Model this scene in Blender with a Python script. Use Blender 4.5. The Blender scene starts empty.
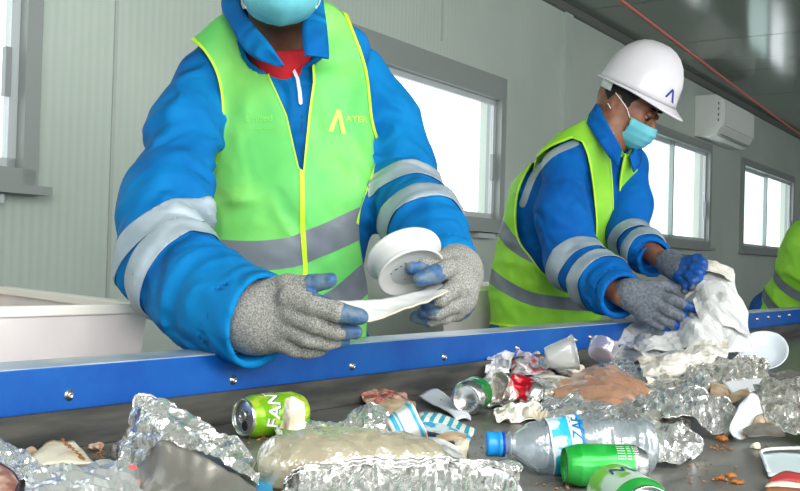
import bpy, bmesh, math, random
import numpy as np
from mathutils import Vector, Matrix
from mathutils.bvhtree import BVHTree

S = bpy.context.scene
COL = S.collection
# ------------------------------------------------------------------ camera
FPX = 1000.0                      # focal length in pixels of the 800 px frame
ROLL = 0.028; PITCH = math.atan(15.5/FPX)
yaw = 0.6435                      # view direction is 36.9 deg from the conveyor's run
F = np.array([math.cos(yaw)*math.cos(PITCH), math.sin(yaw)*math.cos(PITCH), math.sin(PITCH)])
R0 = np.array([math.sin(yaw), -math.cos(yaw), 0.0])
U0 = np.cross(R0, F)
RV = R0*math.cos(ROLL) + U0*math.sin(ROLL)
UV = -R0*math.sin(ROLL) + U0*math.cos(ROLL)
CAM = np.array([0.0, 0.0, 1.0])
cd = bpy.data.cameras.new('camera'); cam = bpy.data.objects.new('camera', cd); COL.objects.link(cam)
cd.sensor_width = 36.0; cd.lens = 36.0*FPX/800.0; cd.clip_start = 0.05; cd.clip_end = 200
cam.matrix_world = Matrix(((RV[0], UV[0], -F[0], CAM[0]), (RV[1], UV[1], -F[1], CAM[1]), (RV[2], UV[2], -F[2], CAM[2]), (0, 0, 0, 1)))
S.camera = cam
# ------------------------------------------------------------------ light
w = bpy.data.worlds.new('daylight'); S.world = w; w.use_nodes = True
bg = w.node_tree.nodes['Background']; bg.inputs[0].default_value = (0.93, 0.97, 1.0, 1); bg.inputs[1].default_value = 2.6
def area(name, loc, target, sx, sy, power, col=(1, 1, 1)):
    l = bpy.data.lights.new(name, 'AREA'); l.shape = 'RECTANGLE'; l.size = sx; l.size_y = sy; l.energy = power; l.color = col
    o = bpy.data.objects.new(name, l); COL.objects.link(o); o.location = loc
    o.rotation_euler = (Vector(target)-Vector(loc)).to_track_quat('-Z', 'Y').to_euler(); return o
area('overhead_fill', (0.3, -0.6, 2.5), (1.2, 1.0, 0.9), 2.2, 1.4, 85, (1, 0.99, 0.96))  # fill lamp added overhead to brighten belt and workers, out of view
area('front_fill', (-1.6, -1.7, 1.8), (1.2, 1.6, 1.2), 2.2, 1.2, 75, (0.95, 0.98, 1.0))  # two area lamps added indoors as fill, standing in for front window daylight
area('front_fill', (1.9, -1.9, 1.8), (2.4, 1.6, 1.1), 2.2, 1.2, 52, (0.95, 0.98, 1.0))
S.view_settings.view_transform = 'Standard'; S.view_settings.look = 'None'; S.view_settings.gamma = 1
S.view_settings.use_curve_mapping = False; S.view_settings.exposure = 0.0

# ------------------------------------------------------------------ placing helpers
def W(px, py, Z):
    """point at depth Z on the sight line through a pixel of the photo"""
    return CAM + Z*(F + RV*((px-400)/FPX) + UV*((245.5-py)/FPX))
def ray(px, py):
    return F + RV*((px-400)/FPX) + UV*((245.5-py)/FPX)
BELT = 0.738
def ZB(px, gy, h=0.0):
    d = ray(px, gy); return (BELT+h-CAM[2])/d[2]
def B(px, py, gy=None, h=0.0):
    """point seen at (px,py) standing over the belt spot seen at (px,gy)"""
    return W(px, py, ZB(px, py if gy is None else gy, h))
def proj(P):
    q = np.asarray(P)-CAM; z = q@F
    return np.stack([400+FPX*(q@RV)/z, 245.5-FPX*(q@UV)/z], -1), z
def nrm(v):
    v = np.asarray(v, float); return v/np.linalg.norm(v)

# ------------------------------------------------------------------ materials
def lin(c):
    return tuple(((x/255)/12.92 if x/255 <= 0.04045 else (((x/255)+0.055)/1.055)**2.4) for x in c[:3])+(1.0,)
def sset(b, **k):
    for n, v in k.items():
        n = n.replace('_', ' ')
        if n in b.inputs: b.inputs[n].default_value = v
class Mat:
    def __init__(s, name):
        s.m = bpy.data.materials.new(name); s.m.use_nodes = True; s.t = s.m.node_tree
        s.b = s.t.nodes['Principled BSDF']; s.out = s.t.nodes['Material Output']
    def n(s, kind, **inp):
        nd = s.t.nodes.new(kind)
        for k, v in inp.items():
            if k.startswith('_'): setattr(nd, k[1:], v)
            else: nd.inputs[k.replace('_', ' ')].default_value = v
        return nd
    def l(s, a, b): s.t.links.new(a, b)
def mat(name, col, rough=0.6, metal=0.0, col2=None, nscale=8, namt=1.0, bump=0.0, bscale=40, bkind='noise', sheen=0, spec=None, det=4, contrast=(0.4, 0.6), stretch=None, tr=0.0, bdist=0.004, fold=0.0, fscale=11):
    M = Mat(name); b = M.b
    sset(b, Base_Color=lin(col), Roughness=rough, Metallic=metal)
    if spec is not None: sset(b, **{'Specular_IOR_Level': spec})
    if sheen: sset(b, Sheen_Weight=sheen)
    if tr: sset(b, Transmission_Weight=tr)
    tc = M.n('ShaderNodeTexCoord'); src = tc.outputs['Object']
    if stretch:
        mp = M.n('ShaderNodeMapping'); mp.inputs['Scale'].default_value = stretch; M.l(src, mp.inputs[0]); src = mp.outputs[0]
    if col2:
        nz = M.n('ShaderNodeTexNoise', Scale=nscale, Detail=det); M.l(src, nz.inputs['Vector'])
        rp = M.n('ShaderNodeValToRGB'); rp.color_ramp.elements[0].position = contrast[0]; rp.color_ramp.elements[1].position = contrast[1]
        rp.color_ramp.elements[0].color = lin(col); rp.color_ramp.elements[1].color = lin(col2)
        M.l(nz.outputs[0], rp.inputs[0]); M.l(rp.outputs[0], b.inputs['Base Color'])
    if bump:
        if bkind == 'noise': bn = M.n('ShaderNodeTexNoise', Scale=bscale, Detail=3)
        else: bn = M.n('ShaderNodeTexVoronoi', Scale=bscale)
        M.l(src, bn.inputs['Vector'])
        bp = M.n('ShaderNodeBump', Strength=bump, Distance=bdist); M.l(bn.outputs[0], bp.inputs['Height']); M.l(bp.outputs[0], b.inputs['Normal'])
    if fold:
        fn = M.n('ShaderNodeTexNoise', Scale=fscale, Detail=3, Roughness=0.55, Distortion=0.9); fn.noise_type = 'RIDGED_MULTIFRACTAL' if hasattr(fn, 'noise_type') else None
        M.l(src, fn.inputs['Vector']); b2 = M.n('ShaderNodeBump', Strength=fold, Distance=0.03); M.l(fn.outputs[0], b2.inputs['Height'])
        if bump: M.l(b2.outputs[0], bp.inputs['Normal'])
        else: M.l(b2.outputs[0], b.inputs['Normal'])
    return M.m
def facets(M, scale=60, amt=0.6, scale2=150, amt2=0.35, shader=None, stretch=1.0):
    """crinkles: every small cell of the sheet leans its own way"""
    g = M.n('ShaderNodeTexCoord'); geo = M.n('ShaderNodeNewGeometry'); last = geo.outputs['Normal']
    nz = M.n('ShaderNodeTexNoise', Scale=scale*.3, Detail=2); M.l(g.outputs['Object'], nz.inputs['Vector'])
    dist = M.n('ShaderNodeVectorMath', _operation='MULTIPLY_ADD'); M.l(nz.outputs['Color'], dist.inputs[0]); dist.inputs[1].default_value = (2.6/scale,)*3; mp0 = M.n('ShaderNodeMapping'); mp0.inputs['Rotation'].default_value = (.3, .5, .7); mp0.inputs['Scale'].default_value = (1, stretch, 1); M.l(g.outputs['Object'], mp0.inputs[0]); M.l(mp0.outputs[0], dist.inputs[2])
    for sc, am in ((scale, amt), (scale2, amt2)):
        v = M.n('ShaderNodeTexVoronoi', Scale=sc); M.l(dist.outputs[0], v.inputs['Vector'])
        a = M.n('ShaderNodeVectorMath', _operation='SUBTRACT'); M.l(v.outputs['Color'], a.inputs[0]); a.inputs[1].default_value = (.5, .5, .5)
        b = M.n('ShaderNodeVectorMath', _operation='SCALE'); M.l(a.outputs[0], b.inputs[0]); b.inputs['Scale'].default_value = am*2
        c = M.n('ShaderNodeVectorMath', _operation='ADD'); M.l(last, c.inputs[0]); M.l(b.outputs[0], c.inputs[1])
        d = M.n('ShaderNodeVectorMath', _operation='NORMALIZE'); M.l(c.outputs[0], d.inputs[0]); last = d.outputs[0]
    M.l(last, (shader or M.b).inputs['Normal'])
class Wrap:
    def __init__(s, m): s.m = m; s.t = m.node_tree; s.b = s.t.nodes['Principled BSDF']
    n = Mat.n; l = Mat.l
def fmat(*a, fs=60, fa=.6, fs2=150, fa2=.35, st=1.0, **k):
    m = mat(*a, **k); facets(Wrap(m), fs, fa, fs2, fa2, None, st); return m
def clearmat(name, tint, gloss=0.25, base=0.1, body=None, rough=0.06, bodyfac=0.2, bump=0.3, bscale=60):
    M = Mat(name); t = M.t; t.nodes.remove(M.b)
    tr = M.n('ShaderNodeBsdfTransparent'); tr.inputs[0].default_value = lin(tint)
    gl = M.n('ShaderNodeBsdfGlossy'); gl.inputs['Roughness'].default_value = rough; gl.inputs[0].default_value = (1, 1, 1, 1)
    lw = M.n('ShaderNodeLayerWeight'); lw.inputs[0].default_value = 0.35
    mm = M.n('ShaderNodeMath', _operation='MULTIPLY_ADD'); M.l(lw.outputs['Facing'], mm.inputs[0]); mm.inputs[1].default_value = gloss*2; mm.inputs[2].default_value = base
    cl = M.n('ShaderNodeClamp'); M.l(mm.outputs[0], cl.inputs[0])
    mx = M.n('ShaderNodeMixShader'); M.l(cl.outputs[0], mx.inputs[0])
    first = tr.outputs[0]
    if body:
        df = M.n('ShaderNodeBsdfTranslucent'); df.inputs[0].default_value = lin(body)
        d2 = M.n('ShaderNodeBsdfDiffuse'); d2.inputs[0].default_value = lin(body)
        ad = M.n('ShaderNodeMixShader'); ad.inputs[0].default_value = 0.6; M.l(df.outputs[0], ad.inputs[1]); M.l(d2.outputs[0], ad.inputs[2])
        m2 = M.n('ShaderNodeMixShader'); m2.inputs[0].default_value = bodyfac; M.l(tr.outputs[0], m2.inputs[1]); M.l(ad.outputs[0], m2.inputs[2]); first = m2.outputs[0]
    M.l(first, mx.inputs[1]); M.l(gl.outputs[0], mx.inputs[2]); M.l(mx.outputs[0], M.out.inputs[0])
    if bump:
        tc = M.n('ShaderNodeTexCoord'); nz = M.n('ShaderNodeTexNoise', Scale=bscale, Detail=3); M.l(tc.outputs['Object'], nz.inputs['Vector'])
        bp = M.n('ShaderNodeBump', Strength=bump, Distance=0.004); M.l(nz.outputs[0], bp.inputs['Height']); M.l(bp.outputs[0], gl.inputs['Normal'])
    return M.m

# ------------------------------------------------------------------ objects
def tag(o, label=None, cat=None, group=None, kind=None):
    if label: o['label'] = label
    if cat: o['category'] = cat
    if group: o['group'] = group
    if kind: o['kind'] = kind
    return o
def empty(name, loc, label, cat, group=None):
    o = bpy.data.objects.new(name, None); COL.objects.link(o); o.location = tuple(loc); o.empty_display_size = 0.05
    o['wl'] = list(map(float, loc)); return tag(o, label, cat, group)
def worldloc(o):
    v = np.zeros(3)
    while o is not None:
        v = v+np.array(o.location); o = o.parent
    return v
def obj(name, V, Fc, m=None, parent=None, smooth=True, origin=None, solid=0.0, label=None):
    V = np.asarray(V, float)
    base = worldloc(parent) if parent is not None else np.zeros(3)
    if origin is None: origin = V.mean(0) if parent is None else base
    me = bpy.data.meshes.new(name)
    if isinstance(Fc, np.ndarray): Fc = Fc.tolist()
    me.from_pydata((V-np.asarray(origin)).tolist(), [], Fc); me.update()
    if smooth:
        me.polygons.foreach_set('use_smooth', [True]*len(me.polygons))
    o = bpy.data.objects.new(name, me); COL.objects.link(o)
    o.location = tuple(np.asarray(origin)-base)
    if parent is not None: o.parent = parent
    if m: me.materials.append(m)
    if solid:
        md = o.modifiers.new('thickness', 'SOLIDIFY'); md.thickness = solid; md.offset = 0
    if label: o['label'] = label
    return o
class MB:
    def __init__(s): s.v = []; s.f = []
    def add(s, V, Fc):
        n = len(s.v); s.v += [list(map(float, p)) for p in V]; s.f += [[i+n for i in f] for f in Fc]; return s
    def hexa(s, c8):
        return s.add(c8, [(0, 3, 2, 1), (4, 5, 6, 7), (0, 1, 5, 4), (1, 2, 6, 5), (2, 3, 7, 6), (3, 0, 4, 7)])
    def box(s, lo, hi, fr=None):
        x0, y0, z0 = lo; x1, y1, z1 = hi
        c = [(x0, y0, z0), (x1, y0, z0), (x1, y1, z0), (x0, y1, z0), (x0, y0, z1), (x1, y0, z1), (x1, y1, z1), (x0, y1, z1)]
        if fr: c = [fr(*p) for p in c]
        return s.hexa(c)
    def build(s, name, m=None, parent=None, smooth=False, **k): return obj(name, s.v, s.f, m, parent, smooth, **k)
def bevel(o, w=0.004, seg=2):
    md = o.modifiers.new('bevel', 'BEVEL'); md.width = w; md.segments = seg; md.limit_method = 'ANGLE'; return o
def frame(ax):
    ax = nrm(ax); h = np.array([0, 0, 1.0]) if abs(ax[2]) < 0.9 else np.array([1.0, 0, 0])
    a = nrm(np.cross(h, ax)); b = np.cross(ax, a); return a, b, ax
def tube(pts, r, n=8, cap=True):
    pts = [np.asarray(p, float) for p in pts]; V = []; Fc = []
    rs = r if hasattr(r, '__len__') else [r]*len(pts)
    a = None
    for i, p in enumerate(pts):
        d = nrm(pts[min(i+1, len(pts)-1)]-pts[max(i-1, 0)])
        if a is None: a, b, _ = frame(d)
        else: a = nrm(a-d*(a@d)); b = np.cross(d, a)
        for k in range(n):
            t = 2*math.pi*k/n; V.append(p+rs[i]*(a*math.cos(t)+b*math.sin(t)))
    for i in range(len(pts)-1):
        for k in range(n):
            Fc.append((i*n+k, i*n+(k+1) % n, (i+1)*n+(k+1) % n, (i+1)*n+k))
    if cap: Fc.append(tuple(range(n))[::-1]); Fc.append(tuple(range((len(pts)-1)*n, len(pts)*n)))
    return V, Fc
def lathe(p0, axis, prof, n=32, up=None, warp=None):
    """prof: list of (t, r) along axis from p0; closed ends where r=0"""
    ax = nrm(axis)
    if up is None: a, b, _ = frame(ax)
    else: a = nrm(np.asarray(up)-ax*(np.asarray(up)@ax)); b = np.cross(ax, a)
    V = []; Fc = []
    for t, r in prof:
        for k in range(n):
            th = 2*math.pi*k/n
            rr = r; tt = t
            if warp: tt, rr = warp(t, r, th)
            V.append(np.asarray(p0)+ax*tt+rr*(a*math.cos(th)+b*math.sin(th)))
    for i in range(len(prof)-1):
        for k in range(n):
            Fc.append((i*n+k, i*n+(k+1) % n, (i+1)*n+(k+1) % n, (i+1)*n+k))
    return V, Fc
def catmull(P, n=6):
    P = [np.asarray(p, float) for p in P]; out = []
    Q = [2*P[0]-P[1]]+P+[2*P[-1]-P[-2]]
    for i in range(1, len(Q)-2):
        for k in range(n):
            t = k/n; out.append(0.5*((2*Q[i])+(-Q[i-1]+Q[i+1])*t+(2*Q[i-1]-5*Q[i]+4*Q[i+1]-Q[i+2])*t*t+(-Q[i-1]+3*Q[i]-3*Q[i+1]+Q[i+2])*t**3))
    out.append(P[-1]); return out

# ------------------------------------------------------------------ noise
def _h(ix, iy, iz, seed):
    n = (ix*374761393 + iy*668265263 + iz*2147483647 + seed*974711) & 0xffffffff
    n = ((n ^ (n >> 13))*1274126177) & 0xffffffff
    n = ((n ^ (n >> 16))*2246822519) & 0xffffffff
    return ((n ^ (n >> 15)) & 0xffff)/32767.5-1.0
def vnoise(P, seed=0):
    P = np.asarray(P, float); i = np.floor(P).astype(np.int64); f = P-i; f = f*f*f*(f*(f*6-15)+10)
    r = 0
    for dx in (0, 1):
        wx = f[..., 0] if dx else 1-f[..., 0]
        for dy in (0, 1):
            wy = f[..., 1] if dy else 1-f[..., 1]
            for dz in (0, 1):
                wz = f[..., 2] if dz else 1-f[..., 2]
                r = r+wx*wy*wz*_h(i[..., 0]+dx, i[..., 1]+dy, i[..., 2]+dz, seed)
    return r
def fbm(P, seed=0, oct=3):
    r = 0; a = 1.0; P = np.asarray(P, float)
    for k in range(oct): r = r+a*vnoise(P*(2.03**k)+7.1*k, seed+k); a *= 0.5
    return r
def crease(P, seed=0, freq=12.0, oct=4):
    """sharp folds: triangle waves along random directions, bent by noise"""
    rg = np.random.RandomState(seed); P = np.asarray(P, float)
    P = P+0.35/freq*np.stack([vnoise(P*freq*0.8, seed+5+k) for k in range(3)], -1)
    r = 0; a = 1.0; f = freq
    for o in range(oct):
        for j in range(2):
            d = nrm(rg.randn(3)); x = P@d*f*(0.7+0.6*rg.rand())+rg.rand()
            r = r+a*(np.abs((x % 1.0)-0.5)*4-1)*0.5
        a *= 0.55; f *= 1.85
    return r

# ------------------------------------------------------------------ signed distance bodies
def cone(a, b, ra, rb, sd=None, sk=1.0):
    a = np.asarray(a, float); b = np.asarray(b, float)
    def f(P):
        q = P-a; ba = b-a
        if sd is not None:
            s = nrm(sd); q = q+np.outer(q@s*(sk-1), s); ba = ba+s*(ba@s)*(sk-1)
        L = max(ba@ba, 1e-9); t = np.clip(q@ba/L, 0, 1)
        return np.linalg.norm(q-t[:, None]*ba, axis=1)-(ra+(rb-ra)*t)
    return f
def ellip(c, ax, r):
    c = np.asarray(c, float); A = np.array([nrm(x) for x in ax]); r = np.asarray(r, float)
    def f(P):
        q = (P-c)@A.T; k0 = np.linalg.norm(q/r, axis=1); k1 = np.linalg.norm(q/(r*r), axis=1)+1e-9
        return k0*(k0-1)/k1
    return f
def smin(a, b, k):
    h = np.clip(0.5+0.5*(b-a)/k, 0, 1); return b+(a-b)*h-k*h*(1-h)
def union(fs, k=0.02):
    def f(P):
        d = fs[0](P)
        for g in fs[1:]: d = smin(d, g(P), k)
        return d
    return f
def chain(pts, rs, k=0.02, sd=None, sk=1.0):
    return union([cone(pts[i], pts[i+1], rs[i], rs[i+1], sd, sk) for i in range(len(pts)-1)], k)
def polymesh(f, lo, hi, res, lip=1.6):
    """surface nets over the box lo..hi"""
    lo = np.asarray(lo, float); hi = np.asarray(hi, float); BS = 8
    nb = np.ceil((hi-lo)/(res*BS)).astype(int)+0; n = nb*BS+1
    V = np.full(n, 1.0, np.float32)
    bi = np.stack(np.meshgrid(*[np.arange(k) for k in nb], indexing='ij'), -1).reshape(-1, 3)
    cen = lo+(bi+0.5)*res*BS; dc = f(cen); rad = res*BS*0.9*lip
    inside = dc < -rad
    for b in bi[inside]:
        V[b[0]*BS:(b[0]+1)*BS+1, b[1]*BS:(b[1]+1)*BS+1, b[2]*BS:(b[2]+1)*BS+1] = -1
    act = bi[np.abs(dc) <= rad]
    g = np.stack(np.meshgrid(*[np.arange(BS+1)]*3, indexing='ij'), -1).reshape(-1, 3)
    for s in range(0, len(act), 200):
        ch = act[s:s+200]; idx = (ch[:, None, :]*BS+g[None]).reshape(-1, 3)
        V[idx[:, 0], idx[:, 1], idx[:, 2]] = f(lo+idx*res)
    V[0] = V[-1] = 1; V[:, 0] = V[:, -1] = 1; V[:, :, 0] = V[:, :, -1] = 1
    neg = V < 0
    nx, ny, nz = n
    c = np.zeros((nx-1, ny-1, nz-1), int)
    offs = [(i, j, k) for i in (0, 1) for j in (0, 1) for k in (0, 1)]
    for (i, j, k) in offs: c += neg[i:nx-1+i, j:ny-1+j, k:nz-1+k]
    am = (c > 0) & (c < 8); ci = np.argwhere(am); num = len(ci)
    ids = -np.ones(am.shape, int); ids[am] = np.arange(num)
    acc = np.zeros((num, 3)); cnt = np.zeros(num)
    for p in offs:
        for ax in range(3):
            if p[ax] == 0:
                q = list(p); q[ax] = 1
                a = V[ci[:, 0]+p[0], ci[:, 1]+p[1], ci[:, 2]+p[2]]; b = V[ci[:, 0]+q[0], ci[:, 1]+q[1], ci[:, 2]+q[2]]
                m = (a < 0) != (b < 0); t = np.where(m, a/np.where(m, a-b, 1), 0)
                pt = np.array(p, float)[None].repeat(num, 0); pt[:, ax] += t
                acc[m] += pt[m]; cnt[m] += 1
    P = lo+(ci+acc/cnt[:, None])*res
    Fc = []
    for ax in range(3):
        a1, a2 = [(1, 2), (2, 0), (0, 1)][ax]
        sl0 = [slice(None)]*3; sl1 = [slice(None)]*3; sl0[ax] = slice(0, n[ax]-1); sl1[ax] = slice(1, n[ax])
        A = neg[tuple(sl0)]; Bv = neg[tuple(sl1)]; e = np.argwhere(A != Bv)
        e = e[(e[:, a1] > 0) & (e[:, a2] > 0) & (e[:, a1] < n[a1]-1) & (e[:, a2] < n[a2]-1)]
        def cid(d1, d2):
            k = e.copy(); k[:, a1] -= d1; k[:, a2] -= d2; return ids[k[:, 0], k[:, 1], k[:, 2]]
        q = np.stack([cid(1, 1), cid(0, 1), cid(0, 0), cid(1, 0)], 1)
        fl = ~A[e[:, 0], e[:, 1], e[:, 2]]; q[fl] = q[fl][:, ::-1]
        Fc.append(q)
    return P, np.concatenate(Fc)
def laplace(V, Fc, it=1, lam=0.5):
    V = V.copy(); Fc = np.asarray(Fc); n = Fc.shape[1]
    for _ in range(it):
        s = np.zeros_like(V); c = np.zeros(len(V))
        for k in range(n):
            a = Fc[:, k]; b = Fc[:, (k+1) % n]
            np.add.at(s, a, V[b]); np.add.at(c, a, 1); np.add.at(s, b, V[a]); np.add.at(c, b, 1)
        m = c > 0; V[m] += lam*(s[m]/c[m, None]-V[m])
    return V
def tris(Fc):
    Fc = np.asarray(Fc)
    return Fc if Fc.shape[1] == 3 else np.concatenate([Fc[:, [0, 1, 2]], Fc[:, [0, 2, 3]]])
def vnormals(V, T):
    N = np.zeros_like(V); fn = np.cross(V[T[:, 1]]-V[T[:, 0]], V[T[:, 2]]-V[T[:, 0]])
    for k in range(3): np.add.at(N, T[:, k], fn)
    return N/(np.linalg.norm(N, axis=1)[:, None]+1e-12)
def clip(V, T, f, attrs=None):
    """keep the part of a triangle mesh where f<0, cut cleanly; attrs: per-vertex arrays carried along"""
    V = np.asarray(V, float); T = tris(T); f = np.where(np.abs(f) < 1e-9, 1e-9, f); s = f < 0
    A = [V]+(attrs or [])
    k = s[T].sum(1); full = T[k == 3]; newP = []; cache = {}; out = []
    base = len(V)
    def cut(a, b):
        key = (a, b) if a < b else (b, a)
        if key not in cache:
            cache[key] = base+len(newP); newP.append((key[0], key[1], f[key[0]]/(f[key[0]]-f[key[1]])))
        return cache[key]
    for t in T[(k == 1) | (k == 2)].tolist():
        for r in range(3):
            a, b, c = t[r], t[(r+1) % 3], t[(r+2) % 3]
            if s[a] and not s[b] and not s[c]:
                out.append((a, cut(a, b), cut(a, c))); break
            if s[a] and s[b] and not s[c]:
                x = cut(b, c); y = cut(a, c); out.append((a, b, x)); out.append((a, x, y)); break
    if newP:
        i = np.array([p[0] for p in newP]); j = np.array([p[1] for p in newP]); t = np.array([p[2] for p in newP])
        A = [np.concatenate([x, (x[i].T*(1-t)+x[j].T*t).T]) for x in A]
    T2 = np.concatenate([full, np.array(out, int).reshape(-1, 3)])
    if len(T2) == 0: return [x[:0] for x in A], T2
    u, inv = np.unique(T2, return_inverse=True)
    return [x[u] for x in A], inv.reshape(-1, 3)
def sdpoly(P, poly):
    """signed distance to a 2-D polygon, negative inside"""
    poly = np.asarray(poly, float); d = np.full(len(P), 1e18); ins = np.zeros(len(P), bool); n = len(poly)
    for i in range(n):
        a = poly[i]; b = poly[(i+1) % n]; e = b-a; q = P-a
        if e@e < 1e-9: continue
        t = np.clip((q@e)/(e@e), 0, 1); d = np.minimum(d, ((q-t[:, None]*e)**2).sum(1))
        c = ((a[1] > P[:, 1]) != (b[1] > P[:, 1])) & (P[:, 0] < (b[0]-a[0])*(P[:, 1]-a[1])/(b[1]-a[1]+1e-12)+a[0])
        ins ^= c
    return np.sqrt(d)*np.where(ins, -1, 1)
def sdline(P, pts):
    d = np.full(len(P), 1e18)
    for i in range(len(pts)-1):
        a = np.asarray(pts[i], float); b = np.asarray(pts[i+1], float); e = b-a; q = P-a
        t = np.clip((q@e)/(e@e), 0, 1); d = np.minimum(d, ((q-t[:, None]*e)**2).sum(1))
    return np.sqrt(d)
def spline2(pts, n=5, closed=False):
    pts = [np.array([p[0], p[1], 0.0]) for p in pts]
    return [(p[0], p[1]) for p in catmull(pts, n)]

# ------------------------------------------------------------------ writing
def textmesh(s, size=1.0, bold=False):
    c = bpy.data.curves.new('t', 'FONT'); c.body = s; c.size = size; c.align_x = 'CENTER'; c.align_y = 'CENTER'
    if bold: c.offset = 0.012*size
    o = bpy.data.objects.new('t', c); COL.objects.link(o)
    dg = bpy.context.evaluated_depsgraph_get(); me = bpy.data.meshes.new_from_object(o.evaluated_get(dg))
    bm = bmesh.new(); bm.from_mesh(me); bmesh.ops.triangulate(bm, faces=bm.faces)
    for _ in range(2):
        es = [e for e in bm.edges if e.calc_length() > size*0.18]
        if es: bmesh.ops.subdivide_edges(bm, edges=es, cuts=1)
        bmesh.ops.triangulate(bm, faces=bm.faces)
    V = np.array([v.co[:] for v in bm.verts]); T = [[v.index for v in f.verts] for f in bm.faces]
    bm.free(); bpy.data.objects.remove(o); bpy.data.curves.remove(c); bpy.data.meshes.remove(me)
    return V, T
def drape(V2, T, bvh, o3, ex, ey, dirn, off):
    """lay flat 2-D shapes on a surface along direction dirn"""
    out = []
    for v in V2:
        p = Vector(o3+ex*v[0]+ey*v[1]-dirn*0.3); h = bvh.ray_cast(p, Vector(dirn), 1.0)
        out.append(np.array(h[0])+off*np.array(h[1])*(1 if np.array(h[1])@dirn < 0 else -1) if h[0] is not None else o3+ex*v[0]+ey*v[1])
    return out, T
# ================================================================== THE ROOM
WA = math.radians(3.5)            # the wall runs 3.5 deg off the conveyor
DW = np.array([math.cos(WA), math.sin(WA), 0]); NW = np.array([-math.sin(WA), math.cos(WA), 0])
WD = 2.5; CEIL = 2.57
def Wl(s, o, z): return DW*s+NW*(WD-o)+np.array([0, 0, z])     # along, off the wall into the room, height
def wall_s(px):
    d = ray(px, 260); k = WD/(d@NW); return k*(d@DW)

m_wall = mat('wall_panel', (186, 192, 184), 0.42, spec=0.45)
def wallmat():
    M = Mat('wall_sandwich_panel'); sset(M.b, Base_Color=lin((176, 184, 174)), Roughness=0.40)
    g = M.n('ShaderNodeTexCoord'); wv = M.n('ShaderNodeTexWave', _wave_type='BANDS', _bands_direction='X', Scale=10.0)
    mp = M.n('ShaderNodeMapping'); mp.inputs['Rotation'].default_value = (0, 0, -WA); M.l(g.outputs['Object'], mp.inputs[0]); M.l(mp.outputs[0], wv.inputs['Vector'])
    bp = M.n('ShaderNodeBump', Strength=0.22, Distance=0.003); M.l(wv.outputs[0], bp.inputs['Height']); M.l(bp.outputs[0], M.b.inputs['Normal'])
    nz = M.n('ShaderNodeTexNoise', Scale=1.4, Detail=4); M.l(g.outputs['Object'], nz.inputs['Vector'])
    rp = M.n('ShaderNodeValToRGB'); rp.color_ramp.elements[0].color = lin((184, 195, 184)); rp.color_ramp.elements[1].color = lin((196, 206, 195)); rp.color_ramp.elements[0].position = .35; rp.color_ramp.elements[1].position = .65
    M.l(nz.outputs[0], rp.inputs[0]); M.l(rp.outputs[0], M.b.inputs['Base Color']); return M.m
m_wall = wallmat()
m_joint = mat('joint_strip', (176, 184, 176), 0.5)
m_frame = mat('window_aluminium', (152, 158, 154), 0.4, 0.1)
m_sash = mat('sash_grey', (196, 202, 202), 0.4)
def ceilmat():
    M = Mat('glossy_ceiling'); sset(M.b, Base_Color=lin((118, 126, 114)), Roughness=0.12, **{'Specular_IOR_Level': 0.8})
    g = M.n('ShaderNodeTexCoord'); nz = M.n('ShaderNodeTexNoise', Scale=1.2, Detail=2); M.l(g.outputs['Object'], nz.inputs['Vector'])
    bp = M.n('ShaderNodeBump', Strength=0.12, Distance=0.02); M.l(nz.outputs[0], bp.inputs['Height']); M.l(bp.outputs[0], M.b.inputs['Normal']); return M.m
m_ceil = ceilmat()
m_floor = mat('floor_concrete', (120, 122, 120), 0.6, col2=(96, 98, 98), nscale=3, bump=0.2, bscale=30)
def glassmat(name, col, fac, white):
    M = Mat(name); M.t.nodes.remove(M.b)
    tr = M.n('ShaderNodeBsdfTransparent'); tr.inputs[0].default_value = lin(col)
    tl = M.n('ShaderNodeBsdfTranslucent'); tl.inputs[0].default_value = lin(white)
    mx0 = M.n('ShaderNodeMixShader'); mx0.inputs[0].default_value = fac; M.l(tr.outputs[0], mx0.inputs[1]); M.l(tl.outputs[0], mx0.inputs[2])
    gl = M.n('ShaderNodeBsdfGlossy'); gl.inputs['Roughness'].default_value = 0.02
    mx = M.n('ShaderNodeMixShader'); mx.inputs[0].default_value = 0.03; M.l(mx0.outputs[0], mx.inputs[1]); M.l(gl.outputs[0], mx.inputs[2])
    M.l(mx.outputs[0], M.out.inputs[0]); return M.m
m_glass = glassmat('clear_glass', (250, 252, 252), 0.0, (255, 255, 255))
m_glass2 = glassmat('tinted_glass', (218, 230, 226), 0.1, (235, 240, 240))

S0, S1 = -3.5, 15.0
WZ0, WZ1 = 1.215, 2.035
wins = [(-0.35, wall_s(23)), (2.62, wall_s(496)), (wall_s(633), wall_s(706)), (wall_s(739), wall_s(790))]
# the wall with its openings: one mesh of panels, 12 cm thick behind the face
mb = MB()
def wb(s0, s1, z0, z1, o0=-0.12, o1=0.0, M=mb):
    M.box((s0, o0, z0), (s1, o1, z1), lambda s, o, z: Wl(s, o, z))
ed = [S0]+[x for a in wins for x in a]+[S1]
for i in range(0, len(ed), 2): wb(ed[i], ed[i+1], 0, CEIL+0.1)
TOPS = [(2.0, 0.05), (1.955, 0.09), (2.03, 0.04), (2.03, 0.04)]
for (a, b), (wz1, _) in zip(wins, TOPS): wb(a, b, 0, WZ0); wb(a, b, wz1, CEIL+0.1)
o = mb.build('wall_back', m_wall); tag(o, kind='structure')
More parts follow.
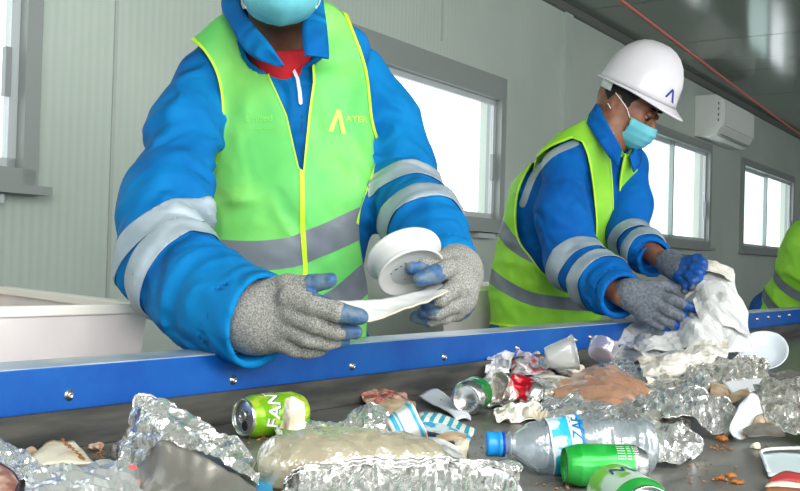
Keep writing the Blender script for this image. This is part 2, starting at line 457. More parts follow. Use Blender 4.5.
# panel joints, each a strip; a wide post strip left of the second worker
for i, (px, wd) in enumerate([(108, 0.012), (435, 0.012), (561, 0.10)]):
    s = wall_s(px); q = MB(); wb(s-wd/2, s+wd/2, WZ1+0.03 if px == 435 else 0, CEIL, 0.0, 0.006 if wd < .05 else 0.02, q)
    o = q.build('trim_%d' % (i+1), m_joint if wd < .05 else m_wall); tag(o, kind='structure')
q = MB(); wb(S0, S1, CEIL-0.05, CEIL-0.001, 0.0, 0.03, q); o = q.build('trim_4', mat('coving', (108, 112, 106), 0.5)); tag(o, kind='structure')
def window(i, a, b, nlatch):
    q = MB(); fw = 0.032; WZ1, ft = TOPS[i-1]
    wb(a-0.01, b+0.01, WZ1-ft, WZ1+0.03, -0.06, 0.03, q); wb(a-0.01, b+0.01, WZ0-0.03, WZ0+fw*0.6, -0.06, 0.03, q)
    wb(a-0.02, a+fw, WZ0-0.03, WZ1+0.03, -0.06, 0.03, q); wb(b-fw, b+0.02, WZ0-0.03, WZ1+0.03, -0.06, 0.03, q)
    r = q.build('window_%d' % i, m_frame, origin=Wl((a+b)/2, 0, WZ0)); tag(r, kind='structure')
    mid = (a+b)/2
    for side, (x0, x1, off, gm) in enumerate([(a+fw, mid+0.03, -0.03, m_glass2), (mid-0.03, b-fw, -0.005, m_glass)]):
        q = MB(); sw = 0.028
        z0, z1 = WZ0+fw*0.6, WZ1-ft
        wb(x0, x1, z1-sw, z1, off-0.02, off, q); wb(x0, x1, z0, z0+sw, off-0.02, off, q)
        wb(x0, x0+sw, z0, z1, off-0.02, off, q); wb(x1-sw, x1, z0, z1, off-0.02, off, q)
        sa = q.build('window_sash', m_sash, r)
        q = MB(); wb(x0+sw, x1-sw, z0+sw, z1-sw, off-0.012, off-0.008, q); q.build('window_pane', gm, sa)
    q = MB(); wb(a-0.04, b+0.04, WZ0-0.055, WZ0-0.03, 0, 0.07, q); q.build('window_sill', m_frame, r)
    q = MB(); wb(b-fw-0.055, b-fw-0.035, WZ0+0.22, WZ0+0.36, -0.005, 0.012, q); q.build('latch', mat('latch', (150, 154, 154), 0.4), r)
    q = MB(); wb(b-0.28, b-0.1, WZ0-0.085, WZ0-0.06, 0, 0.045, q); q.build('drain_cover', m_sash, r)
for i, (a, b) in enumerate(wins): window(i+1, a, b, 1)
# ceiling in glossy panels
mb = MB(); cs = [S0]; 
while cs[-1] < S1: cs.append(cs[-1]+1.15)
for a, b in zip(cs[:-1], cs[1:]):
    for k in range(2):
        mb.box((a+0.006, -0.02+k*2.3, CEIL), (b-0.006, 2.27+k*2.3, CEIL+0.05), lambda s, o, z: Wl(s, o, z))
mb.box((S0, -0.1, CEIL+0.012), (S1, 4.9, CEIL+0.08), lambda s, o, z: Wl(s, o, z))
tag(mb.build('ceiling', m_ceil), kind='structure')
mb = MB(); mb.box((S0, -0.12, -0.1), (S1, 4.9, 0), lambda s, o, z: Wl(s, o, z)); tag(mb.build('floor', m_floor), kind='structure')
# the side behind the camera: a wall with a row of window openings, and the left end
mb = MB(); NO = 4.6
def nb_(s0, s1, z0, z1): wb(s0, s1, z0, z1, NO, NO+0.1, mb)
xs = [S0, -2.6, -0.4, 0.6, 2.8, 3.8, 6.0, 7.0, 9.2, 10.2, 12.4, S1]
for i in range(0, len(xs), 2): nb_(xs[i], xs[i+1], 0, CEIL+0.1)
for i in range(1, len(xs)-1, 2): nb_(xs[i], xs[i+1], 0, 1.0); nb_(xs[i], xs[i+1], 2.2, CEIL+0.1)
tag(mb.build('wall_front', m_wall), kind='structure')
mb = MB(); mb.box((S0-0.1, -0.12, -0.1), (S0, 4.7, CEIL+0.1), lambda s, o, z: Wl(s, o, z)); tag(mb.build('wall_left', m_wall), kind='structure')
mb = MB(); mb.box((S1, -0.12, -0.1), (S1+0.1, 4.9, CEIL+0.1), lambda s, o, z: Wl(s, o, z)); tag(mb.build('wall_right', m_wall), kind='structure')

# red pull cord under the ceiling
A = W(560, -46, 3.0); Bp = W(862, 178, 8.0)
V, Fc = tube([A+(Bp-A)*t+np.array([0, 0, -0.10*math.sin(math.pi*t)*0.15]) for t in np.linspace(0, 1, 24)], 0.006, 8)
cord = empty('pull_cord', A, 'thin red cord running below the ceiling towards the far right', 'cord')
obj('cord', V, Fc, mat('red_cord', (176, 92, 84), 0.5), cord)
for P in (A, Bp):
    V, Fc = tube([P, [P[0], P[1], CEIL]], 0.004, 6); obj('hanger', V, Fc, m_frame, cord)

# air conditioner on the wall
ac = empty('air_conditioner', Wl(8.1, 0.0, 2.06), 'white wall mounted air conditioner near the ceiling above the windows', 'air conditioner')
s0, s1 = 8.12, 9.12
prof = [(0, 2.09), (0.0, 2.42), (0.17, 2.42), (0.215, 2.39), (0.225, 2.30), (0.215, 2.16), (0.17, 2.095), (0.12, 2.075), (0.0, 2.085)]
V = []; Fc = []
for s in (s0, s1): V += [Wl(s, o_, z) for o_, z in prof]
n = len(prof)
Fc = [tuple(range(n)), tuple(range(2*n-1, n-1, -1))]+[(i, n+i, n+(i+1) % n, (i+1) % n) for i in range(n)]
bevel(obj('housing', V, Fc, mat('ac_white', (240, 242, 236), 0.4), ac, smooth=False), 0.006)
q = MB(); q.box((s0+0.03, 0.216, 2.17), (s1-0.03, 0.232, 2.375), lambda s, o_, z: Wl(s, o_, z)); q.build('front_panel', mat('ac_panel', (246, 248, 242), 0.35), ac)
q = MB(); q.box((s0+0.06, 0.15, 2.092), (s1-0.06, 0.2, 2.106), lambda s, o_, z: Wl(s, o_, z)); q.build('air_flap', mat('ac_dark', (150, 154, 150), 0.5), ac)
m_vent = mat('ac_vent', (110, 114, 112), 0.5)
for k in range(4): q = MB(); q.box((s0-0.003, 0.188, 2.20+k*0.045), (s0+0.002, 0.198, 2.22+k*0.045), lambda s, o_, z: Wl(s, o_, z)); q.build('side_vent', m_vent, ac)

# unseen lamp housing, added to go with the overhead fill light
lt = empty('fill_lamp_housing', (0.3, -0.6, CEIL), 'long white housing added for the fill light above the near side of the conveyor', 'lamp')
q = MB(); q.box((-0.8, -1.3, CEIL-0.04), (1.4, 0.1, CEIL-0.001)); q.build('housing', m_sash, lt)

# ================================================================== CONVEYOR
def railmat():
    M = Mat('blue_steel'); sset(M.b, Roughness=0.42, **{'Specular_IOR_Level': 0.4})
    g = M.n('ShaderNodeTexCoord'); nz = M.n('ShaderNodeTexNoise', Scale=5, Detail=6, Roughness=0.7); M.l(g.outputs['Object'], nz.inputs['Vector'])
    rp = M.n('ShaderNodeValToRGB'); e = rp.color_ramp.elements; e[0].position = .38; e[1].position = .72; e[0].color = lin((0, 74, 156)); e[1].color = lin((8, 94, 172))
    M.l(nz.outputs[0], rp.inputs[0]); M.l(rp.outputs[0], M.b.inputs['Base Color'])
    return M.m
m_blue = railmat()
m_flange = mat('dusty_flange', (150, 172, 196), 0.35, 0.35, col2=(196, 204, 204), nscale=9, det=6)
def beltmat():
    M = Mat('rubber_belt'); g = M.n('ShaderNodeTexCoord')
    mp = M.n('ShaderNodeMapping'); mp.inputs['Scale'].default_value = (1.0, 3.0, 1.0); M.l(g.outputs['Object'], mp.inputs[0])
    nz = M.n('ShaderNodeTexNoise', Scale=7, Detail=8, Roughness=0.75); M.l(mp.outputs[0], nz.inputs['Vector'])
    rp = M.n('ShaderNodeValToRGB'); e = rp.color_ramp.elements; e[0].position = .3; e[1].position = .75; e[0].color = lin((62, 62, 58)); e[1].color = lin((138, 136, 128))
    M.l(nz.outputs[0], rp.inputs[0]); M.l(rp.outputs[0], M.b.inputs['Base Color'])
    r2 = M.n('ShaderNodeMapRange'); r2.inputs[3].default_value = 0.18; r2.inputs[4].default_value = 0.45; M.l(nz.outputs[0], r2.inputs[0]); M.l(r2.outputs[0], M.b.inputs['Roughness'])
    n2 = M.n('ShaderNodeTexNoise', Scale=140, Detail=3); M.l(g.outputs['Object'], n2.inputs['Vector'])
    bp = M.n('ShaderNodeBump', Strength=0.25, Distance=0.002); M.l(n2.outputs[0], bp.inputs['Height']); M.l(bp.outputs[0], M.b.inputs['Normal']); return M.m
m_belt = beltmat()
m_skirt = mat('rubber_skirt', (46, 48, 46), 0.6, col2=(78, 76, 70), nscale=14, det=6, stretch=(0.4, 1, 3))
cv = empty('conveyor', (3, 1.2, 0), 'long blue steel side rail of the conveyor with round bolts', 'conveyor')
bt = empty('conveyor_belt', (3, 0.6, BELT), 'dark dusty rubber belt carrying all the waste', 'conveyor belt')
X0, X1 = -2.0, 11.0
q = MB(); q.box((X0, 0.05, BELT-0.012), (X1, 1.16, BELT)); q.build('top_run', m_belt, bt)
q = MB(); q.box((X0, 0.05, BELT-0.2), (X1, 1.16, BELT-0.19)); q.build('return_run', m_belt, bt)
# side rail: folded sheet, face + top flange + back lip
th = 0.004; RY = 1.17; RT = 0.845; RB = 0.769
q = MB(); q.box((X0, RY, RB), (X1, RY+th, RT)); q.box((X0, RY+th, RB-0.16), (X1, RY+2*th, RT-0.03))
bevel(q.build('side_rail', m_blue, cv), 0.002)
q = MB(); q.box((X0, RY+0.001, RT-0.003), (X1, RY+0.085, RT+0.0015)); q.box((X0, RY+0.081, RT-0.03), (X1, RY+0.085, RT))
bevel(q.build('top_flange', m_flange, cv), 0.0015)
q = MB(); q.box((X0, 1.146, BELT+0.001), (X1, 1.156, RB+0.02)); q.build('rubber_skirt', m_skirt, cv)
for x in np.arange(X0+0.5, X1, 1.8):
    for y in (1.19,):
        q = MB(); q.box((x, y, 0), (x+0.06, y+0.05, RB-0.15)); q.build('leg', m_blue, cv)
m_bolt = mat('bolt_steel', (190, 192, 190), 0.25, 0.9)
def railpt(px, py):
    d = ray(px, py); t = RY/d[1]; return CAM+t*d
for px, py in [(69, 395), (233, 380), (352, 366), (444, 357), (517, 348), (575, 340), (590, 337), (757, 319), (768, 317), (779, 316.5), (789, 315)]:
    p = railpt(px, py); r = 0.0052 if px < 700 else 0.006
    V, Fc = lathe(p, (0, -1, 0), [(0, r*1.5), (0.0012, r*1.5), (0.0013, r), (0.004, r*0.92), (0.0058, r*0.55), (0.0045, r*0.45), (0.0045, 0)], 16)
    obj('bolt', V, Fc, m_bolt, cv)

# white hoppers behind the rail
m_bin = mat('hopper_white', (232, 222, 218), 0.45, col2=(220, 210, 206), nscale=5, det=5)
def hopper(P, depthz, label):
    """P: four rim corners (world), tapering downwards"""
    P = [np.array(p, float) for p in P]; c = sum(P)/4
    lo = [np.array([*(c+(p-c)*0.93)[:2], depthz]) for p in P]; t = 0.012
    inn = [np.array([*(c+(p-c)*(1-0.022))[:2], p[2]]) for p in P]; il = [np.array([*(c+(p-c)*0.91)[:2], depthz+0.001]) for p in P]
    e = empty('hopper', (c[0], c[1], 0), label, 'hopper')
    for k in range(4):
        j = (k+1) % 4
        q = MB(); q.hexa([lo[k], lo[j], il[j], il[k], P[k], P[j], inn[j], inn[k]]); q.build('panel', m_bin, e)
    out = [np.array([*(c+(p-c)*1.012)[:2], p[2]]) for p in P]; inr = [np.array([*(c+(p-c)*0.965)[:2], p[2]]) for p in P]
    q = MB()
    for k in range(4):
        j = (k+1) % 4; z = np.array([0, 0, 0.014]); a, b_, c_, d_ = out[k], out[j], inr[j], inr[k]
        q.hexa([a-z*0.3, b_-z*0.3, c_-z*0.3, d_-z*0.3, a+z, b_+z, c_+z, d_+z])
    bevel(q.build('rim', mat('hopper_rim', (244, 238, 226), 0.4), e), 0.003)
    for k in range(4):
        x = lo[k]; q = MB(); q.box((x[0]-0.02, x[1]-0.02, 0), (x[0]+0.02, x[1]+0.02, depthz+0.02)); q.build('leg', m_frame, e)
def onz(px, py, z):
    d = ray(px, py); return CAM+d*((z-1.0)/d[2])
c1 = onz(148, 311, 0.895); hz = 0.895
hopper([(c1[0]-1.5, c1[1], hz), (c1[0], c1[1], hz), (1.42, 2.30, hz), (-0.1, 2.30, hz)], 0.5, 'pale white sheet metal hopper behind the rail left of the first worker')
c2 = onz(443, 291, 0.905)
hopper([(c2[0], c2[1], 0.905), (c2[0]+1.1, c2[1], 0.905), (c2[0]+1.3, c2[1]+0.5, 0.905), (c2[0]+0.85, c2[1]+0.5, 0.905)], 0.45, 'pale white sheet metal hopper standing between the two workers')
# ================================================================== PEOPLE: shared materials and tools
m_skin = mat('brown_skin', (112, 72, 52), 0.5, col2=(96, 60, 44), nscale=30)
m_skin2 = mat('tan_skin', (150, 98, 70), 0.48, col2=(132, 84, 60), nscale=30)
m_jacket = mat('blue_workwear', (0, 122, 186), 0.8, col2=(0, 100, 170), nscale=5, det=5, bump=0.25, bscale=260, bdist=0.001, spec=0.2, fold=0.8, fscale=10)
m_jacket2 = mat('blue_workwear_dark', (0, 106, 186), 0.8, col2=(0, 90, 170), nscale=5, det=5, bump=0.25, bscale=260, bdist=0.001, spec=0.2, fold=0.8, fscale=10)
m_cuffin = mat('jacket_lining', (20, 50, 90), 0.9)
m_vest = mat('green_vest', (138, 224, 104), 0.6, col2=(104, 208, 104), nscale=5, det=5, bump=0.2, bscale=300, bdist=0.001, fold=0.6, fscale=9)
m_vest2 = mat('lime_vest', (158, 226, 62), 0.6, col2=(140, 216, 54), nscale=6, det=5, bump=0.2, bscale=300, bdist=0.001, fold=0.6, fscale=9)
m_pipe = mat('neon_piping', (206, 250, 40), 0.55)
m_band = mat('reflective_grey', (128, 136, 142), 0.5, 0.15, col2=(112, 120, 130), nscale=10)
m_bandL = mat('reflective_silver', (172, 186, 194), 0.5, 0.15, col2=(150, 166, 176), nscale=12, det=6)
m_knit = mat('grey_knit', (172, 170, 162), 0.9, col2=(118, 118, 114), nscale=420, det=1, contrast=(0.35, 0.65), bump=0.9, bscale=420, bdist=0.002)
m_knit2 = mat('grey_knit_worn', (122, 128, 136), 0.9, col2=(98, 104, 114), nscale=120, det=2, bump=0.8, bscale=380, bdist=0.002)
m_latex = mat('blue_latex', (44, 92, 142), 0.5, col2=(96, 118, 134), nscale=55, det=5, bump=0.5, bscale=160, bdist=0.002)
m_latexd = mat('blue_latex_deep', (10, 84, 170), 0.45, col2=(20, 70, 130), nscale=55, det=5)
m_mask = mat('surgical_mask', (120, 206, 214), 0.8, col2=(104, 192, 204), nscale=20, bump=0.15, bscale=400, bdist=0.001)
m_strap = mat('mask_loop', (236, 238, 236), 0.8)
m_helmet = mat('white_helmet', (226, 222, 226), 0.28)
m_hair = mat('black_hair', (22, 18, 16), 0.7, bump=0.8, bscale=200)
m_trouser = mat('navy_trousers', (16, 78, 150), 0.85)
m_boot = mat('black_boot', (30, 30, 32), 0.5)
m_red = mat('red_shirt', (196, 22, 34), 0.85, col2=(170, 14, 26), nscale=20)
m_zip = mat('white_zip', (224, 226, 228), 0.6)
m_stitch = mat('stitch', (12, 74, 140), 0.8)
EX, EY, EZ = RV, UV, F           # picture right, up, away

def folds(axis, fa, fp, amp, seed):
    """cloth folds: high frequency along the axis, low across"""
    ax = nrm(axis)
    def g(P):
        c = P@ax; q = P*fp+np.outer(c*(fa-fp), ax)
        q = q+0.5*np.stack([vnoise(P*6, seed+30+k) for k in range(3)], -1)
        n1 = vnoise(q, seed); n2 = vnoise(q*1.9+3, seed+1)
        r = (1-np.abs(n1)*2.2)+0.45*(1-np.abs(n2)*2.2)
        return amp*r
    return g
def blend_fold(sdf, folds_list):
    """sdf with folds weighted by nearness to points"""
    def f(P):
        d = sdf(P)
        m = np.abs(d) < 0.05
        if m.any():
            Q = P[m]; a = np.zeros(len(Q))
            for g, c, rad in folds_list:
                wgt = np.exp(-((Q-c)**2).sum(1)/rad**2) if c is not None else 1.0
                a += wgt*g(Q)
            d = d.copy(); d[m] -= a
        return d
    return f
def shell(V, T, f, off, extra=None):
    N = vnormals(V, T); (A, Nn), T2 = clip(V, T, f, [N])
    return A+Nn*off, T2
def inpoly(V, poly):
    return sdpoly(proj(V)[0], poly)
def solid_person_legs(hipL, hipR, foot_z, root, fwd, spread=0.0, mt=None, mb_=None, rad=0.085):
    """trousers and boots below the hips"""
    fw = nrm(np.array([fwd[0], fwd[1], 0]))
    fs = []
    for hp, s in ((hipL, -1), (hipR, 1)):
        knee = np.array([hp[0], hp[1], 0.52])+fw*0.03; ank = np.array([hp[0], hp[1], 0.10])-fw*0.02
        fs.append(chain([hp, knee, ank], [rad+0.012, rad-0.012, rad-0.028], 0.02))
    mid = (np.array(hipL)+np.array(hipR))/2
    fs.append(cone(np.array(hipL)+[0, 0, 0.02], np.array(hipR)+[0, 0, 0.02], rad+0.025, rad+0.025))
    f = union(fs, 0.03); fo = folds((0, 0, 1), 16, 5, 0.004, 3); ff = lambda P: f(P)-fo(P)
    lo = np.minimum(hipL, hipR)-0.2; hi = np.maximum(hipL, hipR)+0.2; lo[2] = 0.07; hi[2] = max(hipL[2], hipR[2])+0.15
    V, Q = polymesh(ff, lo, hi, 0.012); obj('trousers', V, Q, mt or m_trouser, root)
    for hp in (hipL, hipR):
        a = np.array([hp[0], hp[1], 0.06])-fw*0.03
        f2 = union([cone(a, a+fw*0.17-[0, 0, 0.015], 0.048, 0.042), cone(a, a+[0, 0, 0.13], 0.052, 0.056)], 0.03)
        g = lambda P, f2=f2: np.maximum(f2(P), 0.004-P[:, 2])
        V, Q = polymesh(g, a-[0.25, 0.25, 0.07], a+[0.25, 0.25, 0.25], 0.009); obj('boot', V, Q, m_boot, root)
def hand_sdf(wrist, fingers, palm, thumb, k=0.012, kf=0.006, wr=0.03):
    """palm: metacarpal cones; fingers: list of (points, radii)"""
    P = [cone(a, b, ra, rb) for a, b, ra, rb in palm]
    base = union(P, 0.03)
    fs = [chain(p, r, 0.004) for p, r in fingers+[thumb]]
    def f(Q):
        d = base(Q); m = np.full(len(Q), 9.0)
        for g in fs: m = smin(m, g(Q), kf)
        return smin(d, m, k)
    return f

# ================================================================== FIRST WORKER (left, nearest)
_W = W
def worker_one():
    Z0 = 2.15; W = lambda px, py, Z: _W(px, py, Z*0.94)
    root = empty('person', W(290, 300, Z0+0.05)*[1, 1, 0], 'person nearest the camera in green vest and blue jacket, sorting white plastic in both gloves', 'person', 'workers at the sorting conveyor')
    # ---- joints
    shR = W(200, 78, 2.15); elR = W(160, 258, 1.87); wrR = W(250, 316, 1.68)
    shL = W(366, 70, 2.30); elL = W(404, 200, 2.2); wrL = W(455, 278, 1.90)
    axR = nrm(wrR-elR); axL = nrm(wrL-elL)
    # ---- body (continuous figure under the clothes)
    hd = W(276, -32, 2.06)
    torso_s = [cone(W(282, 90, 2.19), W(288, 200, 2.19), .115, .118, EZ, 1.4), cone(W(288, 200, 2.19), W(284, 350, 2.24), .12, .125, EZ, 1.3), cone(W(232, 72, 2.19), W(335, 66, 2.22), .045, .045)]
    bodyf = union(torso_s+[cone(W(279, 60, 2.17), W(278, 5, 2.10), .058, .056),
        ellip(hd, (EX, EY, EZ), (.072, .108, .092)), ellip(W(276, -5, 2.02), (EX, EY, EZ), (.050, .05, .058)),
        chain([W(202, 82, 2.18), W(164, 210, 1.93), W(170, 268, 1.86), wrR], [.028, .036, .042, .03]), chain([W(362, 76, 2.32), W(399, 170, 2.27), W(406, 204, 2.15), wrL], [.028, .036, .04, .03]),
        chain([W(245, 370, 2.26), W(243, 560, 2.24)], [.08, .06]), chain([W(325, 370, 2.28), W(328, 560, 2.26)], [.08, .06])], 0.03)
    nose = cone(W(276, -20, 1.965), W(276, -38, 1.975), .014, .009)
    earm = union([ellip(W(276+s*38, -22, 2.08), (EX, EY, EZ), (.012, .032, .02)) for s in (-1, 1)], 0.005)
    bf = union([bodyf, nose, earm], 0.012)
    V, Q = polymesh(bf, W(290, 190, 2.15)-[.6, .6, .68], W(290, 190, 2.15)+[.6, .6, .68], 0.009); obj('body', V, Q, m_skin, root)
    # ---- jacket
    tors = union([cone(W(290, 110, 2.19), W(291, 205, 2.18), .157, .157, EZ, 1.55), cone(W(291, 205, 2.18), W(282, 372, 2.2), .152, .158, EZ, 1.35),
                  cone(W(226, 56, 2.18), W(345, 50, 2.22), .052, .052), cone(W(250, 34, 2.17), W(310, 28, 2.19), .048, .048)], 0.05)
    armR = chain([W(202, 78, 2.18), W(186, 128, 2.09), W(164, 208, 1.94), W(166, 268, 1.87)], [.050, .060, .072, .078], 0.05)
    foreR = chain([W(166, 264, 1.87), W(206, 298, 1.78), W(257, 320, 1.68)], [.077, .077, .079], 0.04)
    armL = chain([W(362, 70, 2.32), W(388, 122, 2.32), W(399, 170, 2.27), W(406, 206, 2.17)], [.050, .062, .068, .070], 0.05)
    foreL = chain([W(406, 200, 2.16), W(424, 226, 2.05), W(446, 266, 1.92)], [.074, .070, .060], 0.04)
    arms = union([armR, foreR, armL, foreL], 0.03)
    # cuffs: hollow ends
    cR0 = W(261, 321, 1.67); cR1 = nrm(W(270, 320, 1.66)-W(204, 301, 1.745))
    cL0 = W(452, 274, 1.90); cL1 = nrm(W(452, 280, 1.86)-W(430, 232, 1.985))
    def jk(P):
        d = smin(tors(P), arms(P), 0.03)
        d = np.where((np.linalg.norm(P-cR0, axis=1) < .2), np.maximum(d, (P-cR0)@cR1), d)
        d = np.where((np.linalg.norm(P-cL0, axis=1) < .16), np.maximum(d, (P-cL0)@cL1), d)
        holeR = np.maximum(np.linalg.norm((P-cR0)-np.outer((P-cR0)@cR1, cR1), axis=1)-.066, -0.07-(P-cR0)@cR1)
        holeL = np.maximum(np.linalg.norm((P-cL0)-np.outer((P-cL0)@cL1, cL1), axis=1)-.052, -0.05-(P-cL0)@cL1)
        nk = cone(W(279, 40, 2.12), W(278, -20, 2.08), .078, .078)(P)
        d = np.where((np.linalg.norm(P-cR0, axis=1) < .2), np.maximum(d, -holeR), d)
        d = np.where((np.linalg.norm(P-cL0, axis=1) < .16), np.maximum(d, -holeL), d)
        return np.maximum(d, -nk)
    jf = blend_fold(jk, [
        (folds(nrm(elR-shR)+0.7*EX, 15, 5, 0.012, 11), W(170, 170, 1.98), .14),
        (folds(axR, 26, 7, 0.014, 12), W(180, 285, 1.80), .10),
        (folds(nrm(elR-shR), 30, 7, 0.016, 13), W(200, 215, 1.88), .07),
        (folds(nrm(elL-shL)-0.5*EX, 18, 6, 0.012, 14), W(398, 150, 2.2), .12),
        (folds(nrm(elL-shL), 30, 8, 0.014, 18), W(380, 195, 2.15), .06),
        (folds(axL, 24, 7, 0.008, 15), W(425, 225, 2.03), .10),
        (folds(axR+EY, 17, 6, 0.004, 17), W(225, 312, 1.72), .09),
        (folds(EX, 9, 4, 0.006, 16), W(280, 100, 2.05), .3)])
    lo = W(280, 190, 2.1)-[.62, .62, .48]; hi = W(280, 190, 2.1)+[.62, .62, .48]
    V, Q = polymesh(jf, lo, hi, 0.0062); Q = tris(Q)
    jac = obj('jacket', V, Q, m_jacket, root)
    N = vnormals(V, Q); dt = tors(V); da = arms(V)
    isarm = da-dt            # negative on the arms
    pj = proj(V)[0]; right = pj[:, 0]-300
    # sleeve bands: two rings round each forearm
    def ring(c, ax, hw, side):
        t = (V-c)@nrm(ax); return np.maximum(np.abs(t)-hw, np.maximum(isarm+0.004, side*(-(pj[:, 0]-290))))
    rp = lambda V, T: (V, T)
    for c, ax, hw, side in [(W(152, 250, 1.88), nrm(W(182, 292, 1.84)-W(140, 200, 1.94)+0.04*EX), .023, -1), (W(172, 275, 1.84), nrm(W(222, 306, 1.75)-W(152, 248, 1.88)), .023, -1),
                            (W(402, 192, 2.16), nrm(W(414, 236, 2.06)-W(394, 150, 2.2)), .024, 1), (W(416, 226, 2.06), nrm(W(434, 262, 1.96)-W(398, 184, 2.14)), .024, 1)]:
        sV, sT = shell(V, Q, ring(c, ax, hw, side), 0.0028)
        if len(sT): obj('reflective_band', sV, sT, m_bandL, jac, solid=0.001)
    # white shoulder flash behind the vest
    sV, sT = shell(V, Q, np.maximum(inpoly(V, [(150, 66), (176, 44), (182, 48), (164, 66), (154, 84), (148, 84)]), isarm-0.08), 0.002); 
    if len(sT): obj('reflective_band', sV, sT, m_bandL, jac)
    # cuff seams
    for c, ax, d0, side in ((cR0, cR1, -.045, -1), (cL0, cL1, -.035, 1)):
        t = (V-c)@ax; f = np.maximum(np.abs(t-d0)-.0012, np.maximum(isarm+0.004, side*(-(pj[:, 0]-290))))
        sV, sT = shell(V, Q, f, 0.0008); 
        if len(sT): obj('cuff_seam', sV, sT, m_stitch, jac)
    # ---- vest over the torso
    armcut = union([cone(W(202, 78, 2.18), W(190, 118, 2.13), .05, .052), cone(W(364, 70, 2.28), W(376, 110, 2.25), .05, .045)], 0.02)
    vk = lambda P: smin(tors(P), armcut(P), 0.05)-0.012
    neckh = cone(W(279, 40, 2.12), W(278, -20, 2.08), .082, .082)
    vf0 = lambda P: np.maximum(vk(P), -neckh(P))
    vf = blend_fold(vf0, [(folds(EX+0.3*EY, 11, 4.0, 0.006, 21), W(290, 190, 2.05), .3), (folds(nrm(EX+EY), 16, 5, 0.009, 22), W(350, 270, 2.05), .10), (folds(EY, 17, 6, 0.006, 23), W(225, 225, 2.05), .10)])
    VV, VQ = polymesh(vf, lo, hi, 0.0065); VQ = tris(VQ); VN = vnormals(VV, VQ)
    pv, pz = proj(VV); front = (VN@EZ < 0.15) | (pz < 2.04)
    outline = spline2([(222, -6), (205, 14), (184, 32), (203, 50), (217, 76), (222, 112), (216, 160), (204, 205), (196, 260), (178, 350), (178, 372), (372, 372), (368, 300), (358, 222), (372, 178), (380, 150), (372, 120), (366, 70), (352, 28), (338, -2), (324, -8)], 4)
    vneck = [(224, -30), (222, 4), (238, 38), (262, 60), (276, 90), (287, 115), (299, 168), (303, 172), (306, 140), (309, 110), (313, 82), (312, 66), (326, 56), (322, 20), (318, -30)]
    fo = sdpoly(pv, outline); fn = sdpoly(pv, vneck)
    ff = np.where(front, np.maximum(fo, -fn), np.maximum(fo, -sdpoly(pv, [(230, -30), (235, 12), (320, 8), (325, -30)])))
    (vV, vN, vp), vT = clip(VV, VQ, ff, [VN, pv])
    vest = obj('vest', vV, vT, m_vest, root, solid=0.0025)
    fr = vN@EZ < 0.15
    def onvest(f, name, m, off, parent=vest, **k):
        g = np.where(fr, f, 9.0); (a, b), t = clip(vV, vT, g, [vN])
        if len(t): return obj(name, a+b*off, t, m, parent, **k)
    # piping along armholes, neck and front closure
    arm1 = spline2([(184, 32), (203, 50), (217, 76), (222, 112), (216, 160), (204, 205), (197, 250)], 5)
    arm2 = spline2([(338, 0), (352, 28), (366, 70), (372, 120), (379, 150), (371, 180), (358, 222)], 5)
    onvest(sdline(vp, arm1)-2.6, 'piping', m_pipe, 0.003); onvest(sdline(vp, arm2)-2.6, 'piping', m_pipe, 0.003)
    onvest(sdline(vp, [(222, 4), (238, 38), (262, 60), (276, 90), (287, 115), (299, 168)])-1.4, 'piping', m_pipe, 0.003)
    onvest(sdline(vp, [(312, 66), (313, 82), (309, 110), (306, 140), (302, 172), (303, 230), (305, 268), (302, 300), (300, 360)])-2.4, 'piping', m_pipe, 0.0035)
    onvest(sdline(vp, [(184, 30), (205, 12), (224, 2)])-2.6, 'piping', m_pipe, 0.003)
    # grey belts
    def belt(path, hw):
        onvest(sdline(vp, path)-hw, 'reflective_band', m_band, 0.002)
    b1 = spline2([(190, 250), (215, 254), (255, 256), (292, 252), (312, 244), (330, 237), (362, 222)], 4)
    b2 = spline2([(182, 330), (215, 336), (262, 334), (300, 318), (336, 302), (372, 272)], 4)
    sd = sdline(vp, b1); onvest(sd-15, 'reflective_band', m_band, 0.002)
    sd = sdline(vp, b2); onvest(sd-13, 'reflective_band', m_band, 0.002)
    # vest seams in a paler green
    m_seam = mat('vest_seam', (168, 240, 84), 0.6)
    onvest(sdline(vp, spline2([(236, 14), (248, 70), (262, 130), (264, 225)], 4))-1.0, 'seam', m_seam, 0.0012)
    onvest(sdline(vp, spline2([(336, 20), (342, 60), (344, 120), (338, 200)], 4))-1.0, 'seam', m_seam, 0.0012)
    # printed mark and words
    bvh = BVHTree.FromPolygons([tuple(p) for p in vV], vT.tolist())
    m_logo = mat('vest_print', (196, 244, 96), 0.6)
    def print_on(V2, T2, name, px, py, ang, off=0.003, m=m_logo):
        o3 = W(px, py, 2.0); ca, sa = math.cos(ang), math.sin(ang)
        ex = EX*ca+EY*sa; ey = -EX*sa+EY*ca
        a, t = drape(V2, T2, bvh, o3, ex, ey, EZ, off); return obj(name, a, t, m, vest)
    sc = 1/500.0
    mk = [((-8.5, -11), (-1.5, 12), (2.5, 12), (-3.5, -11)), ((-1.5, 12), (2.5, 12), (9, -12), (4.6, -12))]
    q = MB()
    for a in mk:
        g = []; 
        for i in range(7):
            for j in range(3):
                u, v = i/6, j/2; A_, B_, C_, D_ = [np.array(x, float) for x in a]
                g.append(((A_*(1-u)+B_*u)*(1-v)+(D_*(1-u)+C_*u)*v if a is mk[0] else (A_*(1-v)+B_*v)*(1-u)+(D_*(1-v)+C_*v)*u)*sc)
        q.add([(x[0], x[1], 0) for x in g], [(i*3+j, i*3+j+1, i*3+j+4, i*3+j+3) for i in range(6) for j in range(2)])
    print_on(q.v, q.f, 'logo_mark', 334, 116, -0.05)
    tV, tT = textmesh('AYER', 8.6*sc, True); print_on(tV, tT, 'logo_word', 353, 112, 0.06)
    tV, tT = textmesh('United', 10*sc); print_on(tV, tT, 'printed_words', 254, 114, 0.03, m=mat('vest_print_faint', (140, 232, 110), 0.6))
